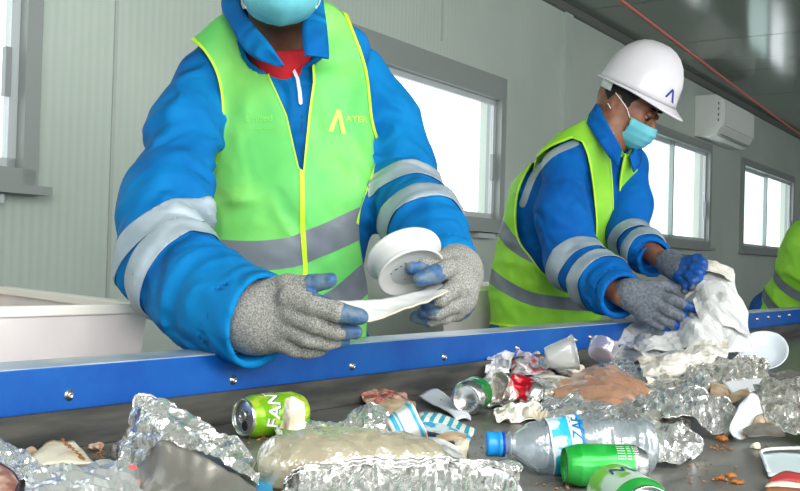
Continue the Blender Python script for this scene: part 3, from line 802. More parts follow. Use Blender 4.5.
    tV, tT = textmesh('-- --- ----', 7*sc); print_on(tV, tT, 'printed_words', 256, 124, 0.03, m=mat('vest_print_faint2', (132, 230, 100), 0.6))
    # ---- shirt, zip and collar: draped on the jacket front
    bj = BVHTree.FromPolygons([tuple(p) for p in V], Q.tolist())
    fj = N@EZ < 0.25
    def onjack(poly, name, m, off, line=None, hw=1.0, solid=0):
        g = sdpoly(pj, poly) if line is None else sdline(pj, line)-hw
        g = np.where(fj, g, 9.0); (a, b), t = clip(V, Q, g, [N])
        if len(t): return obj(name, a+b*off, t, m, jac, solid=solid)
    onjack([(262, 20), (312, 20), (305, 60), (299, 80), (290, 70), (274, 54)], 'shirt_front', m_red, 0.004)
    onjack(None, 'zip', m_zip, 0.006, line=[(287, 66), (293, 70), (298, 80), (300, 92), (301, 104)], hw=1.7)
    onjack(None, 'placket_edge', m_stitch, 0.003, line=[(302, 104), (303, 140), (301, 168)], hw=0.7)
    def flap(poly, name):
        return onjack(poly, name, m_jacket, 0.016, solid=0.006)
    # stand collar as swept sheets round the neck
    def sheet3(rows, name, m, parent, n=10, th=0.004, fold=0.0):
        rows = [catmull(r, n) for r in rows]; cols = list(zip(*rows)); cols = [catmull(list(c), 5) for c in cols]
        nu = len(cols); nv = len(cols[0]); Vv = [p for c in cols for p in c]
        Ff = [(i*nv+j, (i+1)*nv+j, (i+1)*nv+j+1, i*nv+j+1) for i in range(nu-1) for j in range(nv-1)]
        return obj(name, Vv, Ff, m, parent, solid=th)
    # left-hand (viewer) lapel: from behind the neck, forward and down to a point
    sheet3([[W(246, -24, 2.18), W(240, 2, 2.08), W(253, 24, 2.02), W(268, 42, 1.99), W(284, 65, 1.975)],
            [W(233, -24, 2.2), W(222, 4, 2.12), W(233, 30, 2.04), W(250, 55, 2.005), W(278, 67, 1.98)]], 'collar', m_jacket, jac, th=0.006)
    sheet3([[W(303, -24, 2.2), W(306, 2, 2.10), W(303, 24, 2.04), W(303, 42, 2.0), W(305, 55, 1.985)],
            [W(322, -18, 2.24), W(323, 4, 2.15), W(326, 24, 2.08), W(328, 44, 2.03), W(329, 58, 2.0)]], 'collar', m_jacket, jac, th=0.006)
    V_, F_ = lathe(W(284, 78, 2.15), nrm(W(280, 20, 2.11)-W(284, 78, 2.15)), [(0.0, .062), (0.035, .060), (0.055, .059), (0.062, .058), (0.06, .056)], 40)
    obj('undershirt', V_, F_, m_red, root)
    # ---- face mask with pleats
    rows = []
    for j, (yy, half, zc) in enumerate([(-34, 34, 1.945), (-22, 38, 1.922), (-6, 39, 1.915), (8, 37, 1.925), (20, 28, 1.955), (26, 16, 1.985)]):
        rows.append([W(281+half*math.sin(a)*1.0, yy-3*abs(math.sin(a)), zc+0.10*(1-math.cos(a))) for a in np.linspace(-1.35, 1.35, 9)])
    mk_ = sheet3(rows, 'face_mask', m_mask, root, n=4, th=0.002)
    for s in (-1, 1):
        pts = catmull([W(281+s*37, -30, 2.0), W(281+s*40, -40, 2.05), W(281+s*41, -22, 2.09), W(281+s*39, 0, 2.06), W(281+s*35, 8, 1.99)], 5)
        V_, F_ = tube(pts, 0.0016, 6); obj('ear_loop', V_, F_, m_strap, mk_)
    # ---- hard hat above the frame
    V_, F_ = lathe(hd-EY*-0.05, EY, [(0, .150), (.002, .148), (.01, .128), (.05, .124), (.09, .104), (.12, .065), (.132, .02), (.133, 0)], 40)
    obj('hard_hat', V_, F_, m_helmet, root)
    # ---- legs
    solid_person_legs(W(245, 372, 2.25), W(325, 372, 2.27), 0, root, -EZ)
    # ---- gloves
    def glove(f, lo_, hi_, tip, name='glove', m=m_knit, mt=m_latex, res=0.0032):
        nf = lambda P: f(P)+0.0009*vnoise(P*90, 4)
        V, Q = polymesh(nf, lo_, hi_, res); Q = tris(Q); V = laplace(V, Q, 1, .3); N = vnormals(V, Q); g = tip(V, N)
        (a, _), t = clip(V, Q, -g, [N]); gl = obj(name, a, t, m, root)
        (a, b), t = clip(V, Q, g, [N])
        if len(t): obj('latex_coating', a+b*0.0004, t, mt, gl)
        return gl
    r_ = lambda *a: [x/640.0 for x in a]; H = lambda x, y, z: _W(x+6, y+4, z)
    fr_ = {
     'thumb': ([H(262, 286, 1.59), H(282, 281, 1.565), H(303, 281, 1.55), H(324, 276, 1.54)], r_(13, 11, 10, 7.6)),
     'i': ([H(284, 294, 1.55), H(308, 301, 1.53), H(332, 308, 1.52), H(354, 313, 1.52)], r_(13.5, 11.4, 10.2, 8.2)),
     'm': ([H(284, 309, 1.55), H(308, 320, 1.535), H(330, 327, 1.54), H(350, 328, 1.555)], r_(12, 10, 9, 7)),
     'r': ([H(280, 322, 1.56), H(300, 334, 1.55), H(320, 338, 1.555), H(338, 337, 1.57)], r_(11.5, 9.5, 8.6, 6.6)),
     'p': ([H(272, 335, 1.575), H(287, 344, 1.57), H(302, 347, 1.575), H(316, 346, 1.585)], r_(10.5, 9, 8, 6.4))}
    wr = H(250, 313, 1.60)
    palm = [(wr, H(283, 294, 1.57), *r_(28, 13)), (wr, H(284, 309, 1.57), *r_(30, 14)), (wr, H(279, 322, 1.575), *r_(30, 14)), (wr, H(272, 333, 1.585), *r_(28, 13)), (wr, H(264, 287, 1.60), *r_(27, 14)), (H(232, 308, 1.66), wr, *r_(28, 30))]
    f = hand_sdf(wr, [fr_['i'], fr_['m'], fr_['r'], fr_['p']], palm, fr_['thumb'], 0.010, 0.003)
    tips = [(fr_['thumb'][0], .046), (fr_['i'][0], .042), (fr_['m'][0], .030), (fr_['r'][0], .020), (fr_['p'][0], .012)]
    def tipR(P, N):
        g = np.full(len(P), 9.0)
        for pts, L in tips:
            g = np.minimum(g, np.linalg.norm(P-pts[-1], axis=1)-L*0.8)
        g = np.minimum(g, np.maximum((0.35-N@EZ)*0.03, -(P-wr)@nrm(pts[-1]-wr)))   # palm side, facing away
        return g+0.004*vnoise(P*120, 9)
    glove(f, H(285, 310, 1.6)-[.17, .17, .12], H(285, 310, 1.6)+[.17, .17, .12], tipR)
    # left hand, curled round the bowl and the strip
    wl = W(456, 272, 1.88)
    FL = [([W(458, 272, 1.84), W(448, 268, 1.80), W(436, 274, 1.775), W(420, 279, 1.765)], [.019, .017, .0155, .0125]),      # index over the bowl
          ([W(462, 286, 1.83), W(452, 290, 1.79), W(440, 299, 1.775), W(428, 303, 1.785)], [.018, .016, .0145, .012]),
          ([W(461, 298, 1.835), W(450, 306, 1.80), W(436, 312, 1.79), W(424, 312, 1.80)], [.0175, .0155, .014, .0115]),
          ([W(456, 308, 1.845), W(444, 316, 1.815), W(430, 319, 1.81), W(416, 317, 1.815)], [.0165, .0145, .013, .011])]
    TL = ([W(452, 262, 1.86), W(436, 262, 1.83), W(424, 266, 1.81), W(412, 268, 1.80)], [.018, .017, .015, .012])
    palmL = [(wl, FL[0][0][0], .034, .024), (wl, FL[1][0][0], .034, .024), (wl, FL[2][0][0], .032, .023), (wl, FL[3][0][0], .03, .021), (W(446, 258, 1.93), wl, .034, .035)]
    fL = hand_sdf(wl, FL, palmL, TL, 0.012, 0.004)
    def tipL(P, N):
        g = np.full(len(P), 9.0)
        for (pts, r), L in zip(FL, (.05, .03, .026, .034)): g = np.minimum(g, np.linalg.norm(P-pts[-1], axis=1)-L*0.8)
        g = np.minimum(g, (0.4-N@EZ)*0.03)
        g = np.minimum(g, np.linalg.norm(P-W(466, 312, 1.85), axis=1)-.025)
        return g+0.004*vnoise(P*120, 19)
    glove(fL, W(440, 290, 1.84)-[.13, .13, .12], W(440, 290, 1.84)+[.13, .13, .12], tipL)
    return root
worker_one()

# ---- things in the first worker's hands
m_plast = mat('white_plastic', (226, 226, 222), 0.38, col2=(206, 206, 200), nscale=10, det=6, contrast=(.45, .75))
m_plastin = mat('white_plastic_grey', (200, 206, 206), 0.38, col2=(176, 182, 180), nscale=9, det=5)
m_dirt = mat('dark_smudge', (60, 56, 50), 0.8)
def bowl():
    # squat round tub seen tilted: two rims and a recessed base
    c = W(409, 268, 1.69); rr = .064
    ax = nrm(-EZ*0.62-EY*0.70+EX*0.30)      # base faces the viewer and down
    e = empty('plastic_bowl', c, 'round white plastic tub held upside down in the left glove of the first worker', 'bowl')
    c0 = W(404, 256, 1.73)
    prof = [(-.004, 0), (-.004, rr*.93), (-.003, rr*1.05), (.001, rr*1.06), (.003, rr*1.02), (.004, rr*.95), (.012, rr*.91), (.03, rr*.88), (.036, rr*.9), (.038, rr*.93), (.041, rr*.93), (.042, rr*.88), (.037, rr*.82), (.035, rr*.4), (.035, 0)]
    V, Fc = lathe(c0, ax, prof, 56); obj('tub', V, Fc, m_plast, e)
    V, Fc = lathe(c0, ax, [(.0355, 0), (.0357, rr*.55), (.0362, rr*.8)], 48); obj('base_panel', V, Fc, m_plastin, e)
    a, b, _ = frame(ax)
    up = nrm(EY-ax*(EY@ax)); rt = np.cross(ax, up); rt = rt if rt@EX > 0 else -rt
    for (x, y, l) in [(-.024, .012, .004), (-.031, .004, .006), (-.018, .02, .003), (-.005, -.02, .002), (-.036, -.006, .003)]:
        p = c0+ax*.0368+rt*x+up*y; V, Fc = tube([p, p+rt*l*0.7+up*l*0.5], .0008, 6); obj('smudge', V, Fc, m_dirt, e)
bowl()

def strip():
    e = empty('plastic_sheet', W(390, 304, 1.6), 'bent white plastic lid held flat between the gloves of the first worker', 'plastic sheet')
    ctrl = [[W(334, 302, 1.56), W(365, 300, 1.60), W(395, 297, 1.64), W(420, 290, 1.68), W(436, 283, 1.72)],
            [W(333, 312, 1.54), W(366, 309, 1.57), W(398, 306, 1.60), W(424, 299, 1.635), W(444, 286, 1.68)],
            [W(352, 322, 1.53), W(376, 320, 1.55), W(402, 309, 1.585), W(428, 301, 1.62), W(448, 290, 1.66)]]
    rows = [catmull(r, 8) for r in ctrl]; cols = [catmull(list(c), 6) for c in zip(*rows)]
    nu = len(cols); nv = len(cols[0]); V = np.array([p for c in cols for p in c]); V += 0.0022*crease(V, 5, 18, 3)[:, None]*UV
    Fc = [(i*nv+j, (i+1)*nv+j, (i+1)*nv+j+1, i*nv+j+1) for i in range(nu-1) for j in range(nv-1)]
    obj('sheet', V, Fc, m_plast, e, solid=0.0016)
    edge = [c[-1] for c in cols]; Vt, Ft = tube([V[i*nv+nv-1] for i in range(nu)], 0.0022, 8); obj('rim', Vt, Ft, mat('rim_stained', (206, 198, 180), 0.5), e)
strip()
# ================================================================== SECOND WORKER (white hard hat)
def worker_two():
    root = empty('person', W(560, 300, 3.3)*[1, 1, 0], 'person in white hard hat and blue mask bending over the conveyor beside crumpled white paper', 'person', 'workers at the sorting conveyor')
    px = 1/300.0
    side = nrm(EX*0.55-EZ*0.8)          # towards the viewer-right: where he faces
    fwd = side
    lat = nrm(np.cross(fwd, (0, 0, 1)))  # across the shoulders
    if lat@EZ > 0: lat = -lat            # his near side
    # ---- torso: hips to shoulders, leaning forward (picture right)
    hip = W(540, 345, 3.42); chest = W(576, 205, 3.32); nk = W(604, 132, 3.22)
    shN = W(563, 168, 3.16); shF = W(628, 165, 3.30)
    elN = W(573, 262, 3.00); wrN = W(622, 296, 2.74)
    elF = W(628, 236, 3.16); wrF = W(664, 262, 2.90)
    ux = nrm(nk-hip)
    tors = union([cone(hip, chest, .158, .150, lat, 0.92), cone(chest, W(590, 160, 3.25), .148, .105, lat, 0.92), cone(shN, shF, .062, .060), cone(W(586, 150, 3.2), W(608, 128, 3.2), .075, .055),
                  cone(W(532, 285, 3.40), W(548, 205, 3.33), .125, .120)], 0.06)
    armN = chain([W(563, 168, 3.14), W(562, 215, 3.04), elN], [.060, .072, .078], 0.05)
    foreN = chain([elN, W(600, 282, 2.88), wrN], [.082, .078, .066], 0.04)
    armF = chain([shF, W(630, 205, 3.22), elF], [.060, .064, .060], 0.04)
    foreF = chain([elF, W(644, 250, 3.04), W(655, 260, 2.95)], [.060, .056, .052], 0.04)
    arms = union([armN, foreN, armF, foreF], 0.03)
    body = union([cone(hip, chest, .12, .115), cone(shN, shF, .045, .045), cone(chest, nk, .11, .06), cone(W(606, 140, 3.22), W(620, 108, 3.2), .058, .052),
                  chain([shN, elN, wrN], [.045, .045, .030]), chain([shF, elF, wrF], [.042, .042, .028])], 0.03)
    # head: turned to the right of the picture, looking down
    f_ = nrm(EX*0.75-EY*0.52-EZ*0.42); u0 = EY*0.78+EX*0.50-EZ*0.30; u_ = nrm(u0-f_*(u0@f_)); r_ = np.cross(f_, u_)
    r_ = r_ if r_@EZ < 0 else -r_       # near side
    hc = W(626, 105, 3.22)
    L = lambda f, u, r: hc+f_*f+u_*u+r_*r
    head = union([ellip(L(-.005, .015, 0), (f_, u_, r_), (.098, .098, .076)), ellip(L(.035, -.045, 0), (f_, u_, r_), (.062, .062, .056)), cone(L(.055, -.095, 0), L(.02, -.085, .03), .024, .022), cone(L(.055, -.095, 0), L(.02, -.085, -.03), .024, .022),
                  cone(L(.075, .028, .032), L(.075, .028, -.032), .018, .018), cone(L(-.02, -.05, 0), W(608, 136, 3.22), .056, .058)], 0.025)
    nose = cone(L(.104, -.006, 0), L(.118, -.036, 0), .011, .015)
    lips = union([cone(L(.098, -.066, .012), L(.098, -.066, -.012), .008, .008), cone(L(.095, -.078, .01), L(.095, -.078, -.01), .008, .008)], .004)
    cheek = union([ellip(L(.062, -.02, s*.042), (f_, u_, r_), (.03, .026, .022)) for s in (-1, 1)], 0.01)
    ears = [union([ellip(L(-.012, -.008, s*.078), (f_, u_, r_), (.018, .032, .010)), ellip(L(-.006, -.032, s*.076), (f_, u_, r_), (.010, .012, .008))], .008) for s in (-1, 1)]
    earh = [ellip(L(-.004, -.004, s*.088), (f_, u_, r_), (.009, .018, .007)) for s in (-1, 1)]
    eyeh = [ellip(L(.100, .006, s*.031), (f_, u_, r_), (.012, .009, .017)) for s in (-1, 1)]
    def bodyf(P):
        d = union([body, head], 0.02)(P); d = smin(d, nose(P), .012); d = smin(d, lips(P), .006); d = smin(d, cheek(P), .015)
        for e in ears: d = smin(d, e(P), .008)
        for e in eyeh+earh: d = -smin(-d, e(P), .008)
        return d
    V, Q = polymesh(bodyf, W(600, 150, 3.1)-[.6, .6, .78], W(600, 150, 3.1)+[.6, .6, .5], 0.0062)
    bo = obj('body', V, Q, m_skin2, root)
    m_eye = mat('eye_white', (210, 204, 196), 0.3); m_iris = mat('eye_dark', (26, 18, 14), 0.2)
    for s in (-1, 1):
        V, Fc = lathe(L(.090, .004, s*.031), f_, [(-.011, 0.0), (-.008, .008), (0, .0115), (.008, .008), (.011, 0)], 16); ey = obj('eye', V, Fc, m_eye, bo)
        V, Fc = lathe(L(.0955, -.0015, s*.031), f_, [(0.0, .0085), (.004, .007), (.0066, 0)], 16); obj('iris', V, Fc, m_iris, ey)
        f = lambda P, s=s: ellip(L(.0945, .0095, s*.031), (f_, u_, r_), (.0125, .0105, .019))(P)
        V, Q = polymesh(f, L(.097, .012, s*.031)-.04, L(.097, .012, s*.031)+.04, 0.0025); obj('eyelid', V, Q, m_skin2, bo)
        f = lambda P, s=s: ellip(L(.099, .030, s*.034), (f_, u_, r_), (.008, .005, .022))(P)
        V, Q = polymesh(f, L(.099, .030, s*.034)-.035, L(.099, .030, s*.034)+.035, 0.0025); obj('eyebrow', V, Q, m_hair, bo)
    # hair: back and sides under the hat
    hf = lambda P: np.maximum(np.maximum(ellip(L(-.008, .018, 0), (f_, u_, r_), (.103, .103, .081))(P), (P-L(.055, 0, 0))@f_-0.1*((P-hc)@u_)), np.minimum(-(P-L(0, -.030, 0))@u_, 9))-0.0
    def hair(P):
        d = ellip(L(-.008, .016, 0), (f_, u_, r_), (.103, .103, .081))(P); q = P-hc; a = q@f_; b = q@u_
        return np.maximum(np.maximum(d, a-0.036-0.6*np.maximum(0, b-.02)), -(b+.045+0.9*np.minimum(0.03, a)))
    V, Q = polymesh(lambda P: hair(P)+0.001*vnoise(P*200, 3), hc-.16, hc+.16, 0.004); obj('hair', V, Q, m_hair, root)
    # ---- hard hat
    hatc = L(.012, .056, 0); hu = nrm(u_-0.05*f_); hf_ = np.cross(r_, hu); hf_ = hf_ if hf_@f_ > 0 else -hf_
    Vh = []; nS = 56; prof = [(0.0, 1.06), (0.012, 1.03), (.03, 1.005), (.05, .96), (.07, .88), (.09, .76), (.106, .60), (.117, .42), (.123, .22), (.1245, 0.02)]
    for hgt, k in prof:
        for i in range(nS):
            a = 2*math.pi*i/nS; ca, sa = math.cos(a), math.sin(a)
            rf, rs = .124*k, .108*k
            rid = 0.0
            if .03 < hgt: rid = 0.006*math.exp(-(sa*rs/.016)**2)*(1 if True else 0)+0.003*math.exp(-((abs(sa)*rs-.032)/.008)**2)
            Vh.append(hatc+hf_*(ca*(rf+rid*0.6))+r_*(sa*rs)+hu*(hgt*1.26+rid))
    Fh = [(i*nS+j, i*nS+(j+1) % nS, (i+1)*nS+(j+1) % nS, (i+1)*nS+j) for i in range(len(prof)-1) for j in range(nS)]+[tuple(range((len(prof)-1)*nS, len(prof)*nS))]
    hat = obj('hard_hat', Vh, Fh, m_helmet, root, solid=0.004)
    Vb = []; nb = 5
    for k in range(nb):
        t = k/(nb-1)
        for i in range(nS):
            a = 2*math.pi*i/nS; ca, sa = math.cos(a), math.sin(a)
            front = max(0.0, ca)**1.6; back = max(0, -ca)**2
            ext = .006+.036*front+0.004*back
            Vb.append(hatc+hf_*(ca*(.124*1.05+ext*t))+r_*(sa*(.108*1.05+ext*t*0.6))-hu*(0.002+t*(.006+.020*front-0.002*back)))
    Fb = [(i*nS+j, i*nS+(j+1) % nS, (i+1)*nS+(j+1) % nS, (i+1)*nS+j) for i in range(nb-1) for j in range(nS)]
    obj('brim', Vb, Fb, m_helmet, hat, solid=0.004)
    # inner band strip (white) at the nape
    Vn, Fn = [], []
    for k in range(2):
        for i in range(20):
            a = math.pi*(0.66+0.68*i/19); Vn.append(hatc+hf_*(math.cos(a)*(.120-.006*k))+r_*(math.sin(a)*(.098-.004*k))-hu*(0.0+.034*k))
    Fn = [(i, i+1, 20+i+1, 20+i) for i in range(19)]
    obj('nape_strap', Vn, Fn, m_strap, hat, solid=0.003)
    bh = BVHTree.FromPolygons([tuple(p) for p in Vh], [list(x) for x in Fh])
    mk = [((-5.2, -3), (-2.0, 6.5), (0.2, 6.5), (-3.2, -3)), ((-2.0, 6.5), (0.2, 6.5), (6.2, -4), (3.4, -4))]
    q = MB()
    for a in mk:
        g = []; A_, B_, C_, D_ = [np.array(x, float)*px*1.0 for x in a]
        for i in range(5):
            for j in range(3):
                u, v = i/4, j/2
                g.append((A_*(1-u)+B_*u)*(1-v)+(D_*(1-u)+C_*u)*v if a is mk[0] else (A_*(1-v)+B_*v)*(1-u)+(D_*(1-v)+C_*v)*u)
        q.add([(x[0], x[1], 0) for x in g], [(i*3+j, i*3+j+1, i*3+j+4, i*3+j+3) for i in range(4) for j in range(2)])
    ca, sa = math.cos(-0.45), math.sin(-0.45)
    a, t = drape(q.v, q.f, bh, W(670.5, 96, 3.1), EX*ca+EY*sa, -EX*sa+EY*ca, EZ, 0.0028); obj('logo_mark', a, t, mat('helmet_print', (40, 50, 140), 0.5), hat)
    # ---- mask
    rows = []
    for j, (u, half, fo) in enumerate([(-.022, .060, .128), (-.040, .064, .134), (-.062, .062, .132), (-.085, .058, .122), (-.106, .046, .104), (-.118, .030, .082)]):
        rows.append([L(fo-.092*(1-math.cos(a)), u+0.0*a, half*1.12*math.sin(a)/math.sin(1.35)) for a in np.linspace(-1.35, 1.35, 9)])
    rr = [catmull(r, 4) for r in rows]; cols = [catmull(list(c), 4) for c in zip(*rr)]
    nu, nv = len(cols), len(cols[0]); V = np.array([p for c in cols for p in c])
    for i in range(nu):
        for j in range(nv): V[i*nv+j] += f_*0.0015*math.sin(j*1.6)
    mk_ = obj('face_mask', V, [(i*nv+j, (i+1)*nv+j, (i+1)*nv+j+1, i*nv+j+1) for i in range(nu-1) for j in range(nv-1)], m_mask, root, solid=0.002)
    for s in (-1, 1):
        for u0, u1, f1 in ((-.026, .022, -.020), (-.090, -.018, -.026)):
            V, Fc = tube(catmull([L(.055, u0, s*.070), L(.030, (u0+u1)/2, s*(.079 if u0 > -.05 else .073)), L(f1, u1, s*.090)], 5), 0.0017, 6); obj('ear_loop', V, Fc, m_strap, mk_)
    # ---- jacket
    cN = nrm(wrN-elN); cF = nrm(W(655, 260, 2.95)-elF); cF0 = W(655, 260, 2.95)
    def jk(P):
        d = smin(tors(P), arms(P), 0.025)
        m = np.linalg.norm(P-wrN, axis=1) < .2; d = np.where(m, np.maximum(d, (P-wrN)@cN), d)
        m2 = np.linalg.norm(P-cF0, axis=1) < .15; d = np.where(m2, np.maximum(d, (P-cF0)@cF), d)
        for c, ax, r, m_ in ((wrN, cN, .054, m), (cF0, cF, .044, m2)):
            q = P-c; t = q@ax; hole = np.maximum(np.linalg.norm(q-np.outer(t, ax), axis=1)-r, -0.05-t); d = np.where(m_, np.maximum(d, -hole), d)
        return np.maximum(d, -cone(W(612, 138, 3.2), W(628, 90, 3.2), .07, .08)(P))
    jf = blend_fold(jk, [(folds(nrm(elN-shN), 12, 5, .009, 41), W(560, 220, 3.0), .14), (folds(cN, 22, 7, .009, 42), W(598, 280, 2.86), .12), (folds(nrm(elN-shN), 22, 7, .010, 43), elN, .10),
                         (folds(cF, 18, 7, .006, 44), W(645, 240, 3.0), .15), (folds(EX, 9, 4, .005, 45), chest, .25)])
    lo = W(575, 230, 3.15)-[.62, .62, .52]; hi = W(575, 230, 3.15)+[.62, .62, .52]
    V, Q = polymesh(jf, lo, hi, 0.0072); Q = tris(Q); jac = obj('jacket', V, Q, m_jacket2, root)
    N = vnormals(V, Q); dt = tors(V); da = arms(V); isarm = da-dt; dN = union([armN, foreN], .02)(V); dF = union([armF, foreF], .02)(V)
    for c, ax, hw, near in [(W(582, 266, 2.97), nrm(W(610, 290, 2.8)-W(560, 225, 3.05)), .030, 1), (W(600, 280, 2.87), nrm(W(620, 294, 2.76)-W(580, 262, 2.98)), .027, 1),
                            (W(634, 240, 3.12), nrm(W(655, 262, 2.96)-W(622, 212, 3.2)), .028, -1), (W(646, 251, 3.03), nrm(W(664, 264, 2.9)-W(630, 236, 3.12)), .022, -1)]:
        t = (V-c)@ax; f = np.maximum(np.abs(t)-hw, np.maximum(isarm+.003, (dN-dF)*near+.003))
        sV, sT = shell(V, Q, f, .0028)
        if len(sT): obj('reflective_band', sV, sT, m_bandL, jac, solid=.001)
    pj = proj(V)[0]
    f = np.maximum(sdline(pj, spline2([(576, 143), (551, 155), (534, 176), (523, 204)], 4))-3.4, (N@EZ)*10)
    sV, sT = shell(V, Q, f, .002)
    if len(sT): obj('reflective_band', sV, sT, m_bandL, jac)
    # ---- vest
    vk = lambda P: smin(tors(P), cone(shN, W(565, 190, 3.1), .06, .05)(P), 0.05)-0.014
    vf0 = lambda P: np.maximum(vk(P), -cone(W(612, 138, 3.2), W(628, 90, 3.2), .074, .085)(P))
    vf = blend_fold(vf0, [(folds(nrm(EX*.3+EY), 14, 5, .007, 51), W(530, 260, 3.25), .22), (folds(EX, 12, 4, .006, 52), W(530, 290, 3.25), .2)])
    VV, VQ = polymesh(vf, lo, hi, 0.0075); VQ = tris(VQ); VN = vnormals(VV, VQ); pv = proj(VV)[0]
    outl = [(598, 96), (585, 120), (566, 130), (540, 140), (500, 190), (470, 280), (470, 327), (600, 327), (640, 327), (640, 180), (632, 150), (618, 130)]
    hole = spline2([(572, 138), (545, 150), (527, 172), (517, 200), (518, 236), (532, 258), (545, 274), (560, 274), (590, 250), (596, 228), (593, 190), (588, 158), (582, 142)], 4)
    front = VN@EZ < 0.1
    vee = spline2([(600, 112), (609, 150), (613, 200), (613, 262), (618, 268), (622, 225), (619, 190), (622, 165), (627, 140), (620, 112)], 3)
    ff = np.where(front, np.maximum(np.maximum(sdpoly(pv, outl), -sdpoly(pv, hole)), -sdpoly(pv, vee)), sdpoly(pv, outl))
    (vV, vN, vp), vT = clip(VV, VQ, ff, [VN, pv]); vest = obj('vest', vV, vT, m_vest2, root, solid=.0025)
    fr = vN@EZ < 0.2
    def onvest(f, name, m, off):
        g = np.where(fr, f, 9.0); (a, b), t = clip(vV, vT, g, [vN])
        if len(t): obj(name, a+b*off, t, m, vest)
    onvest(sdline(vp, vee)-1.0, 'piping', m_pipe, .003)
    onvest(sdline(vp, hole)-1.3, 'piping', m_pipe, .003)
    onvest(sdline(vp, [(486, 322), (520, 327), (600, 325)])-1.2, 'piping', m_pipe, .003)
    onvest(sdline(vp, spline2([(500, 226), (510, 240), (524, 251), (545, 262)], 4))-6.5, 'reflective_band', m_band, .002)
    onvest(sdline(vp, spline2([(486, 272), (505, 286), (530, 298), (560, 303), (600, 305)], 4))-6.5, 'reflective_band', m_band, .002)
    # collar
    rows = [[W(602, 110, 3.29), W(597, 104, 3.20), W(600, 108, 3.13), W(610, 128, 3.08), W(622, 150, 3.06)],
            [W(594, 120, 3.30), W(586, 120, 3.20), W(590, 128, 3.11), W(603, 148, 3.06), W(618, 168, 3.05)]]
    rr = [catmull(r, 8) for r in rows]; cols = [catmull(list(c), 4) for c in zip(*rr)]; nu, nv = len(cols), len(cols[0])
    obj('collar', [p for c in cols for p in c], [(i*nv+j, (i+1)*nv+j, (i+1)*nv+j+1, i*nv+j+1) for i in range(nu-1) for j in range(nv-1)], m_jacket2, jac, solid=.007)
    rows = [[W(622, 118, 3.33), W(632, 130, 3.27), W(634, 146, 3.20), W(630, 156, 3.15)], [W(626, 126, 3.36), W(640, 146, 3.28), W(640, 162, 3.20), W(634, 172, 3.14)]]
    rr = [catmull(r, 8) for r in rows]; cols = [catmull(list(c), 4) for c in zip(*rr)]; nu, nv = len(cols), len(cols[0])
    obj('collar', [p for c in cols for p in c], [(i*nv+j, (i+1)*nv+j, (i+1)*nv+j+1, i*nv+j+1) for i in range(nu-1) for j in range(nv-1)], m_jacket2, jac, solid=.007)
    solid_person_legs(hip+lat*0.09, hip-lat*0.09, 0, root, fwd)
    # ---- gloves
    def glove(f, c, h, tip, m, mt, res=.0034):
        V, Q = polymesh(lambda P: f(P)+.0008*vnoise(P*90, 4), c-h, c+h, res); Q = tris(Q); N = vnormals(V, Q); g = tip(V, N)
        (a, _), t = clip(V, Q, -g, [N]); gl = obj('glove', a, t, m, root)
        (a, b), t = clip(V, Q, g, [N])
        if len(t): obj('latex_coating', a, t, mt, gl)
        return gl
    k = 1/365.0; R = lambda *a: [x*k for x in a]
    FN = [([W(657, 296, 2.70), W(672, 300, 2.66), W(685, 305, 2.64), W(695, 309, 2.64)], R(7, 5.6, 5.0, 4.2)),
          ([W(655, 303, 2.69), W(669, 311, 2.655), W(682, 317, 2.64), W(693, 321, 2.64)], R(7, 5.6, 5.0, 4.2)),
          ([W(650, 311, 2.70), W(663, 319, 2.67), W(674, 325, 2.655), W(684, 328, 2.655)], R(6.6, 5.2, 4.8, 4.0)),
          ([W(644, 316, 2.71), W(653, 322, 2.69), W(661, 326, 2.68), W(669, 328, 2.68)], R(6, 4.8, 4.4, 3.8))]
    TN = ([W(650, 288, 2.73), W(664, 286, 2.74), W(674, 290, 2.75), W(682, 296, 2.74)], R(6.5, 5.5, 5, 4))
    w0 = W(630, 294, 2.74)
    pn = [(w0, FN[i][0][0], R(10)[0], R(7)[0]) for i in range(4)]+[(w0, TN[0][0], R(9)[0], R(6.5)[0]), (W(604, 285, 2.84), w0, R(9)[0], R(10)[0])]
    fN = hand_sdf(w0, FN, pn, TN, .008, .002)
    def tipN(P, N):
        g = np.full(len(P), 9.0)
        for (pts, r), L in zip(FN, (.034, .034, .032, .02)): g = np.minimum(g, np.linalg.norm(P-pts[-1], axis=1)-L)
        return np.minimum(g, (0.55-N@EZ)*.03)+.003*vnoise(P*120, 9)
    gN = glove(fN, W(650, 303, 2.7), .16, tipN, m_knit2, m_latexd)
    # printed logo on the back of the glove
    bg_ = None
    FF = [([W(688, 262, 2.78), W(697, 259, 2.74), W(703, 263, 2.72), W(704, 271, 2.72)], R(6, 5.2, 4.8, 4)),
          ([W(686, 268, 2.77), W(694, 268, 2.73), W(699, 273, 2.71), W(699, 280, 2.71)], R(6, 5.2, 4.8, 4)),
          ([W(683, 273, 2.77), W(689, 276, 2.73), W(693, 281, 2.71), W(692, 287, 2.71)], R(5.6, 5, 4.6, 3.8)),
          ([W(679, 277, 2.78), W(684, 281, 2.75), W(686, 286, 2.73), W(685, 291, 2.73)], R(5.2, 4.6, 4.2, 3.6))]
    TF = ([W(676, 270, 2.82), W(682, 278, 2.79), W(686, 284, 2.77), W(688, 290, 2.76)], R(6, 5.2, 4.8, 4))
    w1 = W(670, 263, 2.87)
    pn = [(w1, FF[i][0][0], R(9)[0], R(6.4)[0]) for i in range(4)]+[(w1, TF[0][0], R(8)[0], R(6)[0])]
    fF = hand_sdf(w1, FF, pn, TF, .008, .002)
    def tipF(P, N):
        g = np.full(len(P), 9.0)
        for (pts, r), L in zip(FF, (.045, .045, .04, .035)): g = np.minimum(g, np.linalg.norm(P-pts[1], axis=1)-L)
        return g+.003*vnoise(P*120, 9)
    glove(fF, W(684, 271, 2.78), .15, tipF, m_knit2, m_latexd)
worker_two()

